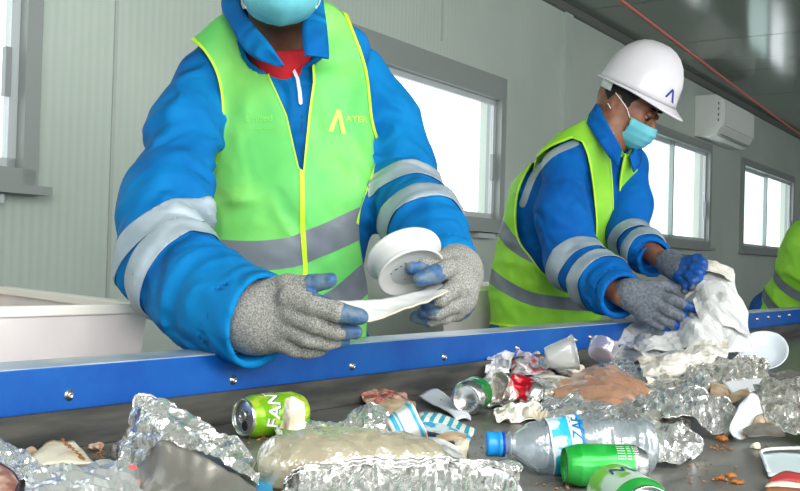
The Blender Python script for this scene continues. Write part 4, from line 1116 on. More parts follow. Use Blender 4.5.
# ================================================================== THIRD WORKER, at the right edge of the photo
def worker_three():
    root = empty('person', W(812, 300, 4.75)*[1, 1, 0], 'person at the far end bending low, lime vest with grey bands, head beyond the edge', 'person', 'workers at the sorting conveyor')
    hip = W(794, 316, 4.95); chest = W(824, 254, 4.75); nk = W(862, 228, 4.55)
    tors = union([cone(hip, chest, .155, .165), cone(chest, W(850, 238, 4.6), .16, .10)], .06)
    shN = W(846, 262, 4.42); shF = W(864, 240, 4.75)
    arms = union([chain([shN, W(856, 300, 4.35), W(880, 316, 4.2)], [.07, .07, .055], .04), chain([shF, W(880, 285, 4.6), W(900, 310, 4.35)], [.07, .065, .055], .04)], .03)
    hc = W(888, 212, 4.5)
    body = union([cone(hip, chest, .13, .13), cone(chest, nk, .12, .06), cone(nk, hc, .055, .055), ellip(hc, (EX, EY, EZ), (.095, .105, .08)), chain([shN, W(856, 300, 4.35), W(884, 318, 4.15)], [.05, .045, .03]), chain([shF, W(880, 285, 4.6), W(904, 312, 4.3)], [.05, .045, .03])], .03)
    c = W(840, 265, 4.6)
    V, Q = polymesh(body, c-.75, c+.75, .012); obj('body', V, Q, m_skin2, root)
    jf = blend_fold(union([tors, arms], .03), [(folds(EX, 10, 5, .006, 61), None, 1)])
    V, Q = polymesh(jf, c-.75, c+.75, .011); obj('jacket', V, Q, m_jacket2, root)
    vf = blend_fold(lambda P: tors(P)-.014, [(folds(nrm(chest-hip), 9, 4, .008, 62), None, 1)])
    V, Q = polymesh(vf, c-.75, c+.75, .009); Q = tris(Q); N = vnormals(V, Q); ax = nrm(chest-hip); t = (V-hip)@ax
    (a, n_, t_), T = clip(V, Q, np.maximum(-.50-t, t-.60), [N, t]); vest = obj('vest', a, T, m_vest2, root, solid=.003)
    for x, hw in ((.075, .026), (.205, .026)):
        (b, m_), T2 = clip(a, T, np.abs(t_-x)-hw, [n_]); obj('reflective_band', b+m_*.003, T2, m_band, vest)
    V, Fc = lathe(hc+EY*.04, nrm(EY*.9+EX*.3), [(0, .15), (.01, .128), (.05, .122), (.09, .10), (.115, .06), (.125, 0)], 32); obj('hard_hat', V, Fc, m_helmet, root)
    for p in (W(884, 318, 4.15), W(905, 312, 4.3)):
        f = union([cone(p, p+[.06, -.08, -.02], .035, .03)]+[cone(p+[.05+.012*i, -.08+.01*i, -.02], p+[.09+.014*i, -.13+.012*i, -.05], .011, .009) for i in range(-2, 2)], .012)
        V, Q = polymesh(f, p-.22, p+.22, .007); obj('glove', V, Q, m_knit2, root)
    lat = nrm(np.cross((0, 0, 1), DW)); solid_person_legs(hip+lat*.1, hip-lat*.1, 0, root, EX)
worker_three()
# ================================================================== WASTE ON THE BELT
m_foil = fmat('aluminium_foil', (246, 246, 243), 0.23, 0.76, col2=(236, 235, 230), nscale=30, det=4, fs=30, fa=.46, fs2=85, fa2=.24, st=2.8)
m_foil2 = fmat('aluminium_foil_soiled', (244, 240, 230), 0.24, 0.74, col2=(222, 204, 172), nscale=16, det=6, contrast=(.55, .78), fs=28, fa=.46, fs2=80, fa2=.24, st=2.6)
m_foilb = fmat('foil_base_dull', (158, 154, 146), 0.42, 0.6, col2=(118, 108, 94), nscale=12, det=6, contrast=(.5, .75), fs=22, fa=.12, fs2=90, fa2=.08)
m_paper = fmat('white_paper', (222, 222, 220), 0.8, col2=(206, 188, 152), nscale=7, det=6, contrast=(.64, .84), fs=15, fa=.42, fs2=42, fa2=.18)
m_paper2 = fmat('stained_paper', (236, 231, 219), 0.8, col2=(192, 164, 120), nscale=11, det=6, contrast=(.54, .76), fs=22, fa=.28, fs2=60, fa2=.15)
m_card = mat('brown_card', (192, 170, 142), 0.85, col2=(160, 130, 98), nscale=22, det=5)
m_cream = mat('cream_card', (232, 224, 202), 0.8, col2=(200, 180, 146), nscale=24, det=5, contrast=(.5, .7))
m_redw = fmat('red_wrapper', (170, 62, 58), 0.4, col2=(206, 160, 138), nscale=24, det=5, contrast=(.38, .55), fs=50, fa=.3)
m_pinkw = fmat('pink_wrapper', (206, 92, 108), 0.3, 0.3, col2=(232, 222, 220), nscale=30, det=4, contrast=(.36, .48), fs=60, fa=.35)
m_rim = mat('can_rim', (206, 208, 208), 0.25, 0.95)
m_wplas = mat('white_lid_plastic', (224, 232, 238), 0.35)
m_clear = clearmat('clear_plastic', (236, 240, 240), 0.30, 0.10, body=(225, 228, 226), bodyfac=.20)
m_bag = clearmat('hazy_bag', (226, 228, 224), 0.25, 0.10, body=(238, 240, 236), bodyfac=.70, rough=.15)
m_bagb = clearmat('beige_bag', (244, 234, 208), 0.32, 0.14, body=(240, 230, 202), bodyfac=.66, rough=.18, bump=.9, bscale=70)
m_bagp = clearmat('peach_bag', (255, 226, 204), 0.24, 0.10, body=(255, 196, 156), bodyfac=.72, rough=.25)
m_pet = clearmat('pet_bottle', (226, 234, 238), 0.38, 0.10, body=(228, 236, 242), bodyfac=.42, rough=.07, bump=0.9, bscale=55)
m_food = mat('food_scraps', (196, 120, 44), 0.6, col2=(150, 84, 30), nscale=60)

def grid(rows, n=7, n2=6):
    rr = [catmull(r, n) for r in rows]; cols = [catmull(list(c), n2) for c in zip(*rr)]
    nu, nv = len(cols), len(cols[0]); V = np.array([p for c in cols for p in c])
    Fc = [(i*nv+j, (i+1)*nv+j, (i+1)*nv+j+1, i*nv+j+1) for i in range(nu-1) for j in range(nv-1)]
    return V, Fc, nu, nv
def pts(rows):
    """(px, py, gy): seen at px,py standing over the belt row gy; (px,py,Z) when Z<20"""
    return [[(W(p[0], p[1], p[2]) if len(p) > 2 and p[2] < 20 else B(p[0], p[1], p[2] if len(p) > 2 else None, 0.002)) for p in r] for r in rows]
def sheet(rows, m, name, label=None, cat=None, group=None, amp=.006, freq=14, seed=1, n=7, n2=6, parent=None, solid=.0012, smooth=False, oct=4, ribs=0, part=None):
    V, Fc, nu, nv = grid(pts(rows), n, n2)
    T = tris(np.array(Fc)); N = vnormals(V, T); V = V+N*(amp*crease(V, seed, freq, oct))[:, None]+0.5*amp*np.stack([vnoise(V*freq*1.5, seed+40+k) for k in range(3)], -1)
    if ribs:
        for i in range(nu):
            for j in range(nv): V[i*nv+j] += N[i*nv+j]*ribs*math.sin(i*1.9)*(0.3+0.7*math.sin(math.pi*min(1, j/(nv-1))))
    V[:, 2] = np.maximum(V[:, 2], BELT+.0012+.001*(vnoise(V*50, seed)+1))
    o = obj(name, V, T, m, parent, smooth=smooth, solid=solid)
    if label: tag(o, label, cat, group)
    return o, V, nu, nv
def lump(px, py, gy, rx, ry, rz, m, name, label=None, cat=None, amp=.008, freq=16, seed=1, tilt=0.0, smooth=False, parent=None, res=40, oct=4, group=None):
    """closed crushed body: radii in metres along picture x, height, depth; base on the belt"""
    Zc = ZB(px, gy); c = W(px, py, Zc); 
    hx = nrm(np.array([EX[0], EX[1], 0])); hz = nrm(np.array([F[0], F[1], 0])); hy = np.array([0, 0, 1.0])
    if tilt: hx, hy = hx*math.cos(tilt)+hy*math.sin(tilt), -hx*math.sin(tilt)+hy*math.cos(tilt)
    V = []; Fc = []; nu, nv = res, res//2
    for j in range(nv+1):
        ph = math.pi*j/nv
        for i in range(nu):
            th = 2*math.pi*i/nu; V.append(c+hx*rx*math.sin(ph)*math.cos(th)+hz*rz*math.sin(ph)*math.sin(th)+hy*ry*math.cos(ph))
    for j in range(nv):
        for i in range(nu): Fc.append((j*nu+i, (j+1)*nu+i, (j+1)*nu+(i+1) % nu, j*nu+(i+1) % nu))
    V = np.array(V); D = V-c; D /= np.linalg.norm(D, axis=1)[:, None]+1e-9
    V = V+D*(amp*crease(V, seed, freq, oct)+amp*.8*vnoise(V*freq*.6, seed+9))[:, None]
    V[:, 2] = np.maximum(V[:, 2], BELT+.0015)
    o = obj(name, V, tris(np.array(Fc)), m, parent, smooth=smooth)
    if label: tag(o, label, cat, group)
    return o
HX = nrm(np.array([EX[0], EX[1], 0])); HZ = nrm(np.array([F[0], F[1], 0]))

# ---- cans
def wraptext(s, size, c, ax, up, r, along, ang, rot, bold=True):
    V2, T = textmesh(s, size, bold); out = []
    side = np.cross(ax, up); cr, sr = math.cos(rot), math.sin(rot)
    for v in V2:
        x = v[0]*cr-v[1]*sr; y = v[0]*sr+v[1]*cr
        th = ang-y/r; out.append(c+ax*(along+x)+(up*math.cos(th)+side*math.sin(th))*r)
    return out, T
def can(name, c, ax, r, L, label, m_body, crush=0.0, seed=1, end='top', words=None, m_words=None, band=None, group='drink cans on the belt', zmin=True):
    """c: centre of the end that faces the viewer, ax: towards the other end"""
    e = empty(name, c+ax*L*.5, label, 'can', group)
    up = nrm(np.array([0, 0, 1.0])-ax*ax[2])
    def wp(t, rr, th):
        k = crush*math.exp(-((t-L*.5)/(L*.22))**2)*(0.5+0.5*math.cos(3*th+seed)+0.35*math.sin(5*th+t*80))
        return t+0.15*k*r*math.sin(2*th+seed), rr*(1-k*0.55)
    if end == 'top': prof = [(.001, r*.80), (.0, r*.83), (.001, r*.86), (.004, r*.86), (.006, r*.88), (.016, r)]
    else: prof = [(.004, r*.68), (.0, r*.72), (.001, r*.77), (.008, r*.9), (.014, r)]
    nb = 26; prof2 = [(t, r) for t in np.linspace(.018, L-.017, nb)]
    tail = [(L-.014, r*.97), (L-.006, r*.88), (L-.001, r*.82), (L, r*.78), (L-.004, r*.74), (L-.004, 0)]
    V, Fc = lathe(c, ax, prof2, 40, up, wp if crush else None); obj('body', V, Fc, m_body, e)
    V, Fc = lathe(c, ax, prof+[(.018, r)], 40, up, wp if crush else None); obj('shoulder', V, Fc, m_rim if end == 'bottom' or band is None else band, e)
    V, Fc = lathe(c, ax, [(L-.017, r)]+tail, 40, up, wp if crush else None); obj('base', V, Fc, m_rim if band is None else band, e)
    if end == 'top':
        V, Fc = lathe(c, ax, [(-.0012, r*.84), (-.001, r*.86), (.003, r*.87)], 40, up); obj('seam', V, Fc, m_rim, e)
        V, Fc = lathe(c, ax, [(-.0012, r*.84), (.002, r*.80), (.005, r*.78), (.0035, r*.74), (.0035, 0)], 40, up); lid = obj('lid', V, Fc, m_rim, e)
        side = np.cross(ax, up); rg = []
        V, Fc = tube([c-ax*.001+(up*math.cos(a)+side*math.sin(a))*r*.22+up*r*.1 for a in np.linspace(0, 2*math.pi, 17)], r*.05, 6); obj('pull_tab', V, Fc, m_rim, lid)
        V, Fc = lathe(c+ax*.0028-up*r*.40, ax, [(0, 0), (0, r*.22), (.0008, r*.24)], 20); obj('opening', V, Fc, mat('can_hole', (24, 22, 20), .6), lid)
    else:
        V, Fc = lathe(c, ax, [(.004, r*.68), (.010, r*.45), (.012, r*.2), (.0125, 0)], 36, up); obj('dome', V, Fc, m_rim, e)
    for (s, size, al, ang, rot) in (words or []):
        V, T = wraptext(s, size, c, ax, up, r+.0006, al, ang, rot); obj('lettering', V, T, m_words, e)
    return e
m_lime = mat('lime_can_print', (128, 192, 30), .28, .35, col2=(190, 214, 60), nscale=34, det=3, contrast=(.5, .56))
m_green = mat('green_can_print', (12, 132, 52), .28, .4, col2=(20, 152, 62), nscale=20, det=3)
m_greenb = mat('bright_green_can', (30, 168, 60), .25, .3, col2=(60, 184, 80), nscale=30)
m_whiteink = mat('white_ink', (240, 242, 240), .45); m_navyink = mat('navy_ink', (24, 44, 120), .45)
m_redcan = mat('red_can_print', (190, 24, 40), .26, .5, col2=(226, 190, 190), nscale=40, det=3, contrast=(.52, .6))
def beltc(px, py, r): return W(px, py, ZB(px, py, r))
c0 = beltc(243, 417.5, .031); A_ = nrm(HX*.72+HZ*.69)
fan = can('drink_can', c0, A_, .031, .104, 'lime green can lying beside the blue rail, large white letters, silver lid facing left', m_lime, .0, 3, 'top',
    [('FANTA', .030, .040, .55, 1.38)], m_whiteink, band=m_lime)
V, T = wraptext('FANTA', .030, c0, A_, nrm(np.array([0, 0, 1.0])-A_*A_[2]), .0313, .0418, .57, 1.38); obj('lettering', V, T, m_navyink, fan)
side_ = np.cross(A_, nrm(np.array([0, 0, 1.0]))); 
# torn pale paper wrapped round its far end
sheet([[(284, 398, 441), (292, 396, 441), (304, 402, 440)], [(283, 412, 441), (292, 410, 442), (306, 414, 441)], [(280, 428, 441), (289, 430, 443), (304, 430, 441)]], m_cream, 'paper_scrap', 'small cream paper scrap clinging to the far end of the lime can', 'paper', amp=.003, freq=30, seed=7, n=4, n2=4)
c1 = beltc(466, 399, .031); A1 = nrm(HX*.28+HZ*.96)
can('drink_can', c1, A1, .0300, .098, 'dark green can lying with its round silver underside towards the camera', m_green, .12, 5, 'bottom', [('*', .03, .05, .35, 0)], m_whiteink)
# crushed red can
c2 = beltc(541, 397, .024); A2 = nrm(-HX*.85+HZ*.40+np.array([0, 0, .25]))
can('drink_can', c2, A2, .024, .078, 'crushed red and silver can lying among the tissue left of the peach bag', m_redcan, .75, 8, 'bottom', None, m_whiteink)
# green can in front of the bottle and the striped one at the bottom edge
c3 = beltc(645, 466, .026); A3 = nrm(-HX*.97-HZ*.06)
can('drink_can', c3, A3, .0252, .098, 'bright green can lying in front of the bottle, small white print near its end', m_greenb, .08, 4, 'bottom', [('---- -- ---', .0075, .026, -.35-.14*k, 3.14) for k in range(6)], m_whiteink, band=m_greenb)
c4 = beltc(648, 514, .031); A4 = nrm(-HX*.16+HZ*.98)
m_limew = mat('lime_white_print', (206, 224, 210), .3, .2, col2=(120, 196, 50), nscale=26, det=2, contrast=(.48, .54))
can('drink_can', c4, A4, .0305, .10, 'white and lime can at the bottom edge with a bright green ring round its end', m_limew, .0, 2, 'top', [('FAN', .022, .055, .1, 1.4)], m_navyink, band=m_greenb)

# ---- bottle
def bottle():
    p0 = beltc(492, 445, .012+.022); Zr = ZB(600, 486)
    a = beltc(505, 446, .036); b = beltc(655, 448, .036); ax = nrm(b-a); ax[2] = 0; ax = nrm(ax)
    c = beltc(487, 444, .0362)
    L = .2475; R = .0365; KS = .84; up = np.array([0, 0, 1.0])
    e = empty('water_bottle', c+ax*L/2, 'large clear plastic bottle lying crushed, light blue cap at left and cyan label', 'bottle')
    def wp(t, r, th):
        k = 0
        for (tc, wd, am, ph) in ((.075, .022, .20, .4), (.165, .03, .22, 2.3), (.205, .018, .18, 1.2), (.11, .012, .06, 5)):
            k += am*math.exp(-((t-tc)/wd)**2)*(0.5+0.5*math.cos(th-ph))
        k += .03*math.sin(th*5+t*90)*(1 if .05 < t < .235 else 0)
        return t, r*(1-k)
    prof = [(.012, .0125), (.026, .0125), (.027, .0165), (.029, .0165), (.030, .0125), (.036, .014), (.046, .022), (.058, .030), (.070, .035)]
    t = .070
    for k in range(1, 62):
        tt = .070+k*(.160/61); rib = .0011*math.sin(tt*2*math.pi/.0125) if (tt < .086 or tt > .137) else 0
        prof.append((tt, R+rib))
    prof += [(.236, R*.97), (.242, R*.88), (.2465, R*.72), (.2475, R*.55), (.243, R*.3), (.241, 0)]
    V, Fc = lathe(c, ax, prof, 48, up, lambda t, r, th: (wp(t, r, th)[0]*(KS if t > .03 else 1)-(.03*(KS-1) if t > .03 else 0), wp(t, r, th)[1])); body = obj('body', V, Fc, m_pet, e)
    capm = mat('blue_cap', (28, 142, 214), .35)
    pr = [(-.002, 0), (-.002, .0135), (-.001, .0152), (.003, .0156), (.0035, .0150), (.013, .0152), (.0135, .0158), (.0175, .0158), (.018, .0130)]
    V, Fc = lathe(c, ax, pr, 60, up, lambda t, r, th: (t, r*(1+.018*math.cos(30*th)) if .0035 <= t <= .0131 else r)); obj('cap', V, Fc, capm, e)
    V, Fc = lathe(c, ax, [(.0185, .0135), (.0185, .0158), (.0215, .0160), (.022, .0135)], 40, up); obj('neck_ring', V, Fc, mat('deep_blue_ring', (16, 70, 176), .35), e)
    # label: sleeve following the dents
    lm = Mat('bottle_label'); g = lm.n('ShaderNodeTexCoord'); 
    def sleeve(t0, t1, m, name, dr=.0008, nn=10, parent=e):
        V, Fc = lathe(c, ax, [(t0+(t1-t0)*k/nn, R+dr) for k in range(nn+1)], 64, up, lambda t, r, th: ((t-.006*math.cos(th-.4))*KS-.03*(KS-1), wp(t, R, th)[1]+dr)); return obj(name, V, Fc, m, parent)
    lab = sleeve(.088, .136, mat('label_cyan', (40, 172, 206), .35, col2=(206, 232, 240), nscale=38, det=5, contrast=(.50, .56)), 'label')
    sleeve(.087, .0895, m_whiteink, 'label_edge', .0012, 2, lab); sleeve(.116, .136, mat('label_white', (222, 236, 240), .35), 'label_stripe', .0012, 4, lab)
    sleeve(.1315, .137, mat('label_blue', (18, 128, 190), .35, col2=(30, 160, 200), nscale=30), 'label_stripe', .0016, 4, lab)
    side = np.cross(ax, up)
    for s, size, al, ang in (('ZAF', .021, .1095, .75), ('-- ---', .010, .099, .35)):
        V, T = wraptext(s, size, c, ax, up, R*.97+.0022, al, ang, 1.5); obj('lettering', V, T, mat('label_ink', (14, 104, 160), .4), lab)
bottle()

# ---- big foil tray, tipped up, at the left
e = empty('foil_tray', B(180, 470, 470), 'large crushed foil tray tipped up on the belt at the left, food scraps inside', 'tray', 'crushed foil trays')
_, V, nu, nv = sheet([[(110, 453, 458), (124, 433, 462), (138, 399, 462), (165, 403, 462), (190, 413, 462), (214, 430, 464), (238, 446, 466), (252, 462, 470)],
       [(116, 463, 468), (133, 442, 472), (148, 416, 475), (172, 423, 476), (196, 434, 478), (218, 446, 480), (238, 460, 483), (254, 475, 486)],
       [(130, 468, 476), (146, 455, 482), (160, 440, 486), (182, 446, 488), (204, 455, 490), (224, 465, 492), (242, 476, 494), (257, 486, 496)]], m_foil, 'side_wall', amp=.0065, freq=20, seed=3, n=9, n2=8, parent=e)
Vt, Ft = tube([V[i*nv]+0.0006*np.array([0, 0, 1]) for i in range(nu)], .0016, 6); obj('rim', Vt, Ft, m_foil, e)
sheet([[(131, 468, 476), (146, 457, 483), (160, 442, 487), (182, 448, 489), (204, 457, 491), (224, 467, 493), (242, 478, 495), (257, 488, 497)],
       [(134, 482, 486), (150, 478, 490), (168, 472, 492), (186, 474, 494), (206, 480, 496), (226, 486, 498), (242, 490, 500), (257, 495, 501)],
       [(140, 498, 499), (155, 500, 502), (170, 502, 504), (190, 504, 506), (210, 506, 508), (228, 506, 508), (244, 504, 508), (257, 503, 507)]], m_foilb, 'tray_base', amp=.003, freq=10, seed=4, n=8, n2=6, parent=e, smooth=True)
sheet([[(122, 458, 470), (133, 428, 468), (139, 401, 464)], [(132, 464, 474), (141, 440, 474), (150, 412, 472)], [(142, 462, 478), (148, 448, 480), (158, 430, 480)]], m_foil, 'folded_flap', amp=.004, freq=26, seed=5, n=6, n2=5, parent=e)
lump(184, 480, 486, .011, .004, .008, m_food, 'food_piece', 'orange food scrap lying inside the large tipped foil tray at left', 'food', amp=.003, freq=60, seed=2, res=20)
lump(218, 488, 492, .008, .004, .006, m_food, 'food_piece', 'smaller orange food scrap lying lower right inside the tipped foil tray', 'food', amp=.003, freq=60, seed=3, res=20)

# ---- left corner
sheet([[(-22, 424, 466), (-4, 433, 467), (18, 448, 468), (34, 460, 470), (46, 468, 473)], [(-22, 450, 474), (-2, 455, 475), (18, 464, 476), (34, 470, 478), (47, 474, 480)], [(-22, 478, 486), (0, 480, 488), (18, 482, 488), (34, 482, 487), (50, 482, 486)]], m_foil, 'foil_sheet', 'crinkled silver sheet leaning at the left edge of the belt', 'foil', amp=.004, freq=34, seed=11)
e = empty('food_wrapper', B(4, 485, 490), 'dark rimmed wrapper with brown contents in the bottom left corner', 'wrapper')
sheet([[(-12, 462, 486), (0, 466, 487), (12, 474, 488), (17, 483, 491)], [(-12, 476, 492), (0, 477, 493), (10, 482, 495), (15, 490, 498)], [(-12, 494, 502), (0, 496, 503), (9, 498, 504), (14, 502, 506)]], mat('brown_sauce', (142, 84, 66), .4, col2=(206, 170, 150), nscale=40, det=4), 'contents', amp=.002, freq=20, seed=12, parent=e, n=4, n2=4, smooth=True)
Vt, Ft = tube(catmull([B(*p) for p in [(-12, 461, 486), (0, 465, 487), (12, 473, 488), (18, 484, 491), (15, 492, 498), (8, 502, 506)]], 6), .0026, 8); obj('rim', Vt, Ft, mat('dark_rim', (70, 52, 62), .3), e)
e = empty('cream_carton', B(60, 455, 460), 'cream carton piece with a brown zigzag stain lying under the rail at left', 'carton')
_, V, nu, nv = sheet([[(34, 452, 456), (48, 443, 452), (62, 441, 451), (74, 442, 451)], [(32, 458, 462), (50, 452, 459), (70, 452, 458), (84, 454, 458)], [(38, 465, 467), (56, 464, 466), (78, 463, 465), (95, 463, 464)]], m_cream, 'card', amp=.002, freq=20, seed=13, n=5, n2=5, parent=e, smooth=True, solid=.002)
Vt, Ft = tube([B(61+22*t+1.6*math.sin(t*40), 441.5+20*t, 451+14*t)+[0, 0, .0035] for t in np.linspace(0, 1, 40)], .0016, 6); obj('stain_line', Vt, Ft, mat('brown_stain', (168, 112, 66), .7), e)
lump(95, 447, 451, .009, .007, .008, mat('gristle', (206, 180, 156), .5, col2=(170, 130, 104), nscale=90), 'food_piece', 'pale crumb of food under the rail beside the tipped foil tray', 'food', amp=.004, freq=60, seed=4, res=24)
sheet([[(26, 449, 458), (32, 447, 457), (36, 450, 457)], [(27, 455, 460), (33, 455, 460), (38, 456, 460)]], m_card, 'card_scrap', 'small tan card scrap behind the cream carton piece', 'card', amp=.001, n=4, n2=3)
e = empty('plastic_bag', B(90, 480, 486), 'hazy plastic bag with faint green and red print before the tipped foil tray', 'bag')
sheet([[(34, 470, 474), (60, 464, 470), (95, 463, 470), (122, 462, 470), (136, 464, 471)], [(28, 478, 486), (60, 471, 486), (94, 469, 486), (122, 470, 484), (139, 474, 482)], [(24, 490, 498), (60, 484, 500), (94, 481, 500), (124, 484, 498), (142, 490, 496)], [(24, 504, 507), (60, 504, 508), (94, 502, 508), (124, 502, 507), (144, 503, 506)]], m_bag, 'film', amp=.005, freq=22, seed=14, n=8, n2=6, parent=e, solid=0)
for (x, y, c_, k) in ((93, 480, (40, 140, 96), 5), (103, 484, (70, 156, 120), 4), (98, 489, (40, 140, 96), 5), (28, 487, (60, 150, 200), 4), (132, 466, (220, 90, 90), 4), (137, 480, (214, 120, 120), 3), (126, 487, (80, 160, 210), 3)):
    sheet([[(x-k, y, 488), (x+k, y-1, 488)], [(x-k+1, y+4, 488), (x+k+1, y+3, 488)]], mat('bag_print', c_, .5), 'print', amp=.001, seed=k, n=3, n2=3, parent=e, solid=0)

# ---- centre front: beige bag, ribbed tray, lid, blue scrap
e = empty('food_bag', B(350, 465, 478), 'beige translucent bag of food leftovers resting on the ribbed foil tray', 'bag')
def bagf():
    f = union([ellip(B(325, 462, 484), (HX, (0, 0, 1), HZ), (.072, .034, .05)), ellip(B(375, 458, 482), (HX, (0, 0, 1), HZ), (.075, .034, .05)), ellip(B(300, 470, 486), (HX, (0, 0, 1), HZ), (.046, .032, .04)), ellip(B(425, 466, 482), (HX, (0, 0, 1), HZ), (.035, .018, .03))], .03)
    g = lambda P: np.maximum(f(P)-.0036*crease(P, 21, 20, 4), BELT+.002-P[:, 2])
    c = B(355, 460, 483); V, Q = polymesh(g, c-.17, c+.17, .0045); obj('film', V, tris(Q), m_bagb, e, smooth=False)
    for k, (x, y, rx) in enumerate(((322, 460, .016), (346, 457, .014), (360, 462, .018), (300, 468, .012))):
        q = B(x, y+2, 484); V, Q = polymesh(lambda P: ellip(q, (HX, (0, 0, 1), HZ), (rx, .010, .014))(P)+.003*vnoise(P*90, k), q-.04, q+.04, .003); obj('leftover', V, tris(Q), m_food, e)
    Vt, Ft = tube(catmull([B(274, 470, 480), B(296, 452, 474), B(330, 434, 470), B(380, 434, 470), B(420, 446, 474)], 8), .001, 6); obj('seam', Vt, Ft, m_bag, e)
bagf()
e = empty('foil_tray', B(400, 482, 490), 'foil tray with ribbed sides along the bottom edge of the photo in the centre', 'tray', 'crushed foil trays')
_, V, nu, nv = sheet([[(284, 482, 500), (310, 468, 497), (350, 464, 495), (400, 462, 494), (450, 461, 493), (490, 464, 493), (520, 470, 494)],
       [(282, 492, 505), (310, 482, 502), (350, 480, 501), (400, 479, 500), (450, 478, 500), (490, 482, 500), (518, 486, 500)],
       [(284, 506, 512), (312, 504, 512), (350, 504, 512), (400, 504, 512), (450, 504, 512), (488, 504, 511), (515, 504, 510)]], m_foil, 'side_wall', amp=.0028, freq=26, seed=22, n=14, n2=7, parent=e, ribs=.0022)
for off, rr in ((0, .0020), (2, .0013)):
    Vt, Ft = tube([V[i*nv+off]+np.array([0, 0, .002]) for i in range(nu)], rr, 8); obj('rim', Vt, Ft, m_foil, e)
Vf, nf = [V[i*nv] for i in range(nu)], nu
sheet([[(300, 470, 497), (350, 462, 492), (420, 458, 489), (480, 459, 488), (520, 465, 490)], [(296, 474, 498), (350, 466, 495), (420, 462, 493), (480, 463, 492), (522, 470, 494)]], m_foil, 'rim_fold', amp=.003, freq=40, seed=23, n=10, n2=4, parent=e)
lump(508, 468, 478, .016, .008, .010, m_foil, 'foil_ball', 'small crumpled bit of foil just below the blue bottle cap', 'foil', amp=.006, freq=60, seed=24, res=26)
cl = W(489, 504, 1.10); V, Fc = lathe(cl, nrm(np.array([0, 0, 1.0])*.55-HZ*.83), [(0, 0), (0, .026), (.001, .031), (.0035, .0335), (.006, .0375), (.004, .0395), (0, .040), (-.002, .039), (-.001, .034)], 48)
e = empty('plastic_lid_round', cl, 'round white lid at the bottom edge below the blue bottle cap', 'lid'); obj('disc', V, Fc, m_wplas, e)
Vt, Ft = tube([cl+.0385*(HX*math.cos(a)+nrm(np.array([0, 0, 1])*.83+HZ*.55)*math.sin(a))+.004*nrm(np.array([0, 0, 1.0])*.55-HZ*.83) for a in np.linspace(0, 2*math.pi, 49)], .0015, 6); obj('rim', Vt, Ft, m_wplas, e)
sheet([[(256, 474, 482), (264, 471, 481), (272, 473, 482)], [(256, 484, 488), (264, 483, 488), (272, 485, 489)], [(257, 496, 500), (265, 497, 501), (274, 498, 502)]], mat('sky_blue_plastic', (30, 160, 210), .3), 'plastic_scrap', 'light blue plastic scrap wedged between the tipped foil tray and the food bag', 'plastic', amp=.001, freq=20, seed=25, n=4, n2=3, solid=.002)

# ---- middle: foil, cartons
sheet([[(268, 417, 430), (296, 417, 430), (322, 421, 431), (340, 421, 431), (356, 411, 430), (373, 402, 430), (388, 414, 431)],
       [(272, 430, 437), (300, 430, 437), (326, 430, 437), (344, 430, 437), (358, 424, 436), (376, 420, 436), (391, 424, 434)],
       [(282, 442, 444), (306, 443, 445), (328, 442, 445), (346, 441, 444), (362, 439, 442), (378, 436, 440), (394, 433, 437)]], m_foil, 'foil_sheet', 'crumpled foil strip lying between the lime can and the blue patterned cup', 'foil', amp=.0055, freq=32, seed=31, n=6, n2=7)
sheet([[(361, 393, 402), (372, 390, 400), (390, 390, 400), (406, 394, 401)], [(364, 399, 405), (378, 398, 405), (394, 398, 405), (409, 400, 405)], [(370, 405, 408), (382, 405, 409), (396, 404, 408), (408, 405, 408)]], m_redw, 'food_wrapper', 'red and tan torn wrapper lying by the skirt left of the green can', 'wrapper', amp=.004, freq=30, seed=32)
lump(366, 397, 402, .010, .008, .008, mat('bread', (186, 150, 116), .8, col2=(140, 100, 70), nscale=60), 'food_piece', 'brown food lump at the left tip of the red and tan wrapper', 'food', amp=.004, freq=60, seed=33, res=24)
sheet([[(378, 404, 411), (396, 399, 409), (415, 402, 408)], [(380, 410, 414), (398, 407, 413), (416, 409, 412)], [(386, 416, 418), (402, 415, 417), (417, 414, 415)]], m_card, 'card_scrap', 'tan card scrap with a dark mark behind the blue patterned cup', 'card', amp=.002, freq=20, seed=34, n=4, n2=4, solid=.0016)
e = empty('paper_cup', B(405, 430, 440), 'crushed white paper cup with light blue bands beside the striped carton', 'cup')
cc = beltc(394, 432, .018); ax = nrm(HX*.80+HZ*.15+np.array([0, 0, .42])); wpc = lambda t, r, th: (t, r*(1-.28*max(0, math.sin(2*th+t*40))-.08*math.sin(5*th)))
cc = cc-ax*.004
V, Fc = lathe(cc, ax, [(0, 0), (0, .021), (.001, .0235)]+[(.001+k*.0045, .0235+k*.0005) for k in range(1, 10)]+[(.043, .0292), (.044, .0278)], 36, None, wpc); 
V = np.array(V); V[:, 2] = np.maximum(V[:, 2], BELT+.001); obj('cup_wall', V, Fc, mat('cup_white', (226, 228, 222), .55, col2=(200, 190, 168), nscale=24, det=5, contrast=(.55, .7)), e)
for t0, t1, cm in ((.006, .012, (40, 170, 210)), (.015, .017, (40, 170, 210)), (.036, .040, (60, 180, 214))):
    V, Fc = lathe(cc, ax, [(t0+(t1-t0)*k/3, .0236+.0005*(t0+(t1-t0)*k/3)/.0045+.0006) for k in range(4)], 48, None, wpc); V = np.array(V); V[:, 2] = np.maximum(V[:, 2], BELT+.0013); obj('printed_band', V, Fc, mat('cup_blue', cm, .5), e)
M = Mat('striped_print'); g = M.n('ShaderNodeTexCoord'); mp = M.n('ShaderNodeMapping'); mp.inputs['Rotation'].default_value = (0, 0, math.radians(62)); M.l(g.outputs['Object'], mp.inputs[0])
wv = M.n('ShaderNodeTexWave', Scale=22.0, Distortion=0.3); M.l(mp.outputs[0], wv.inputs['Vector'])
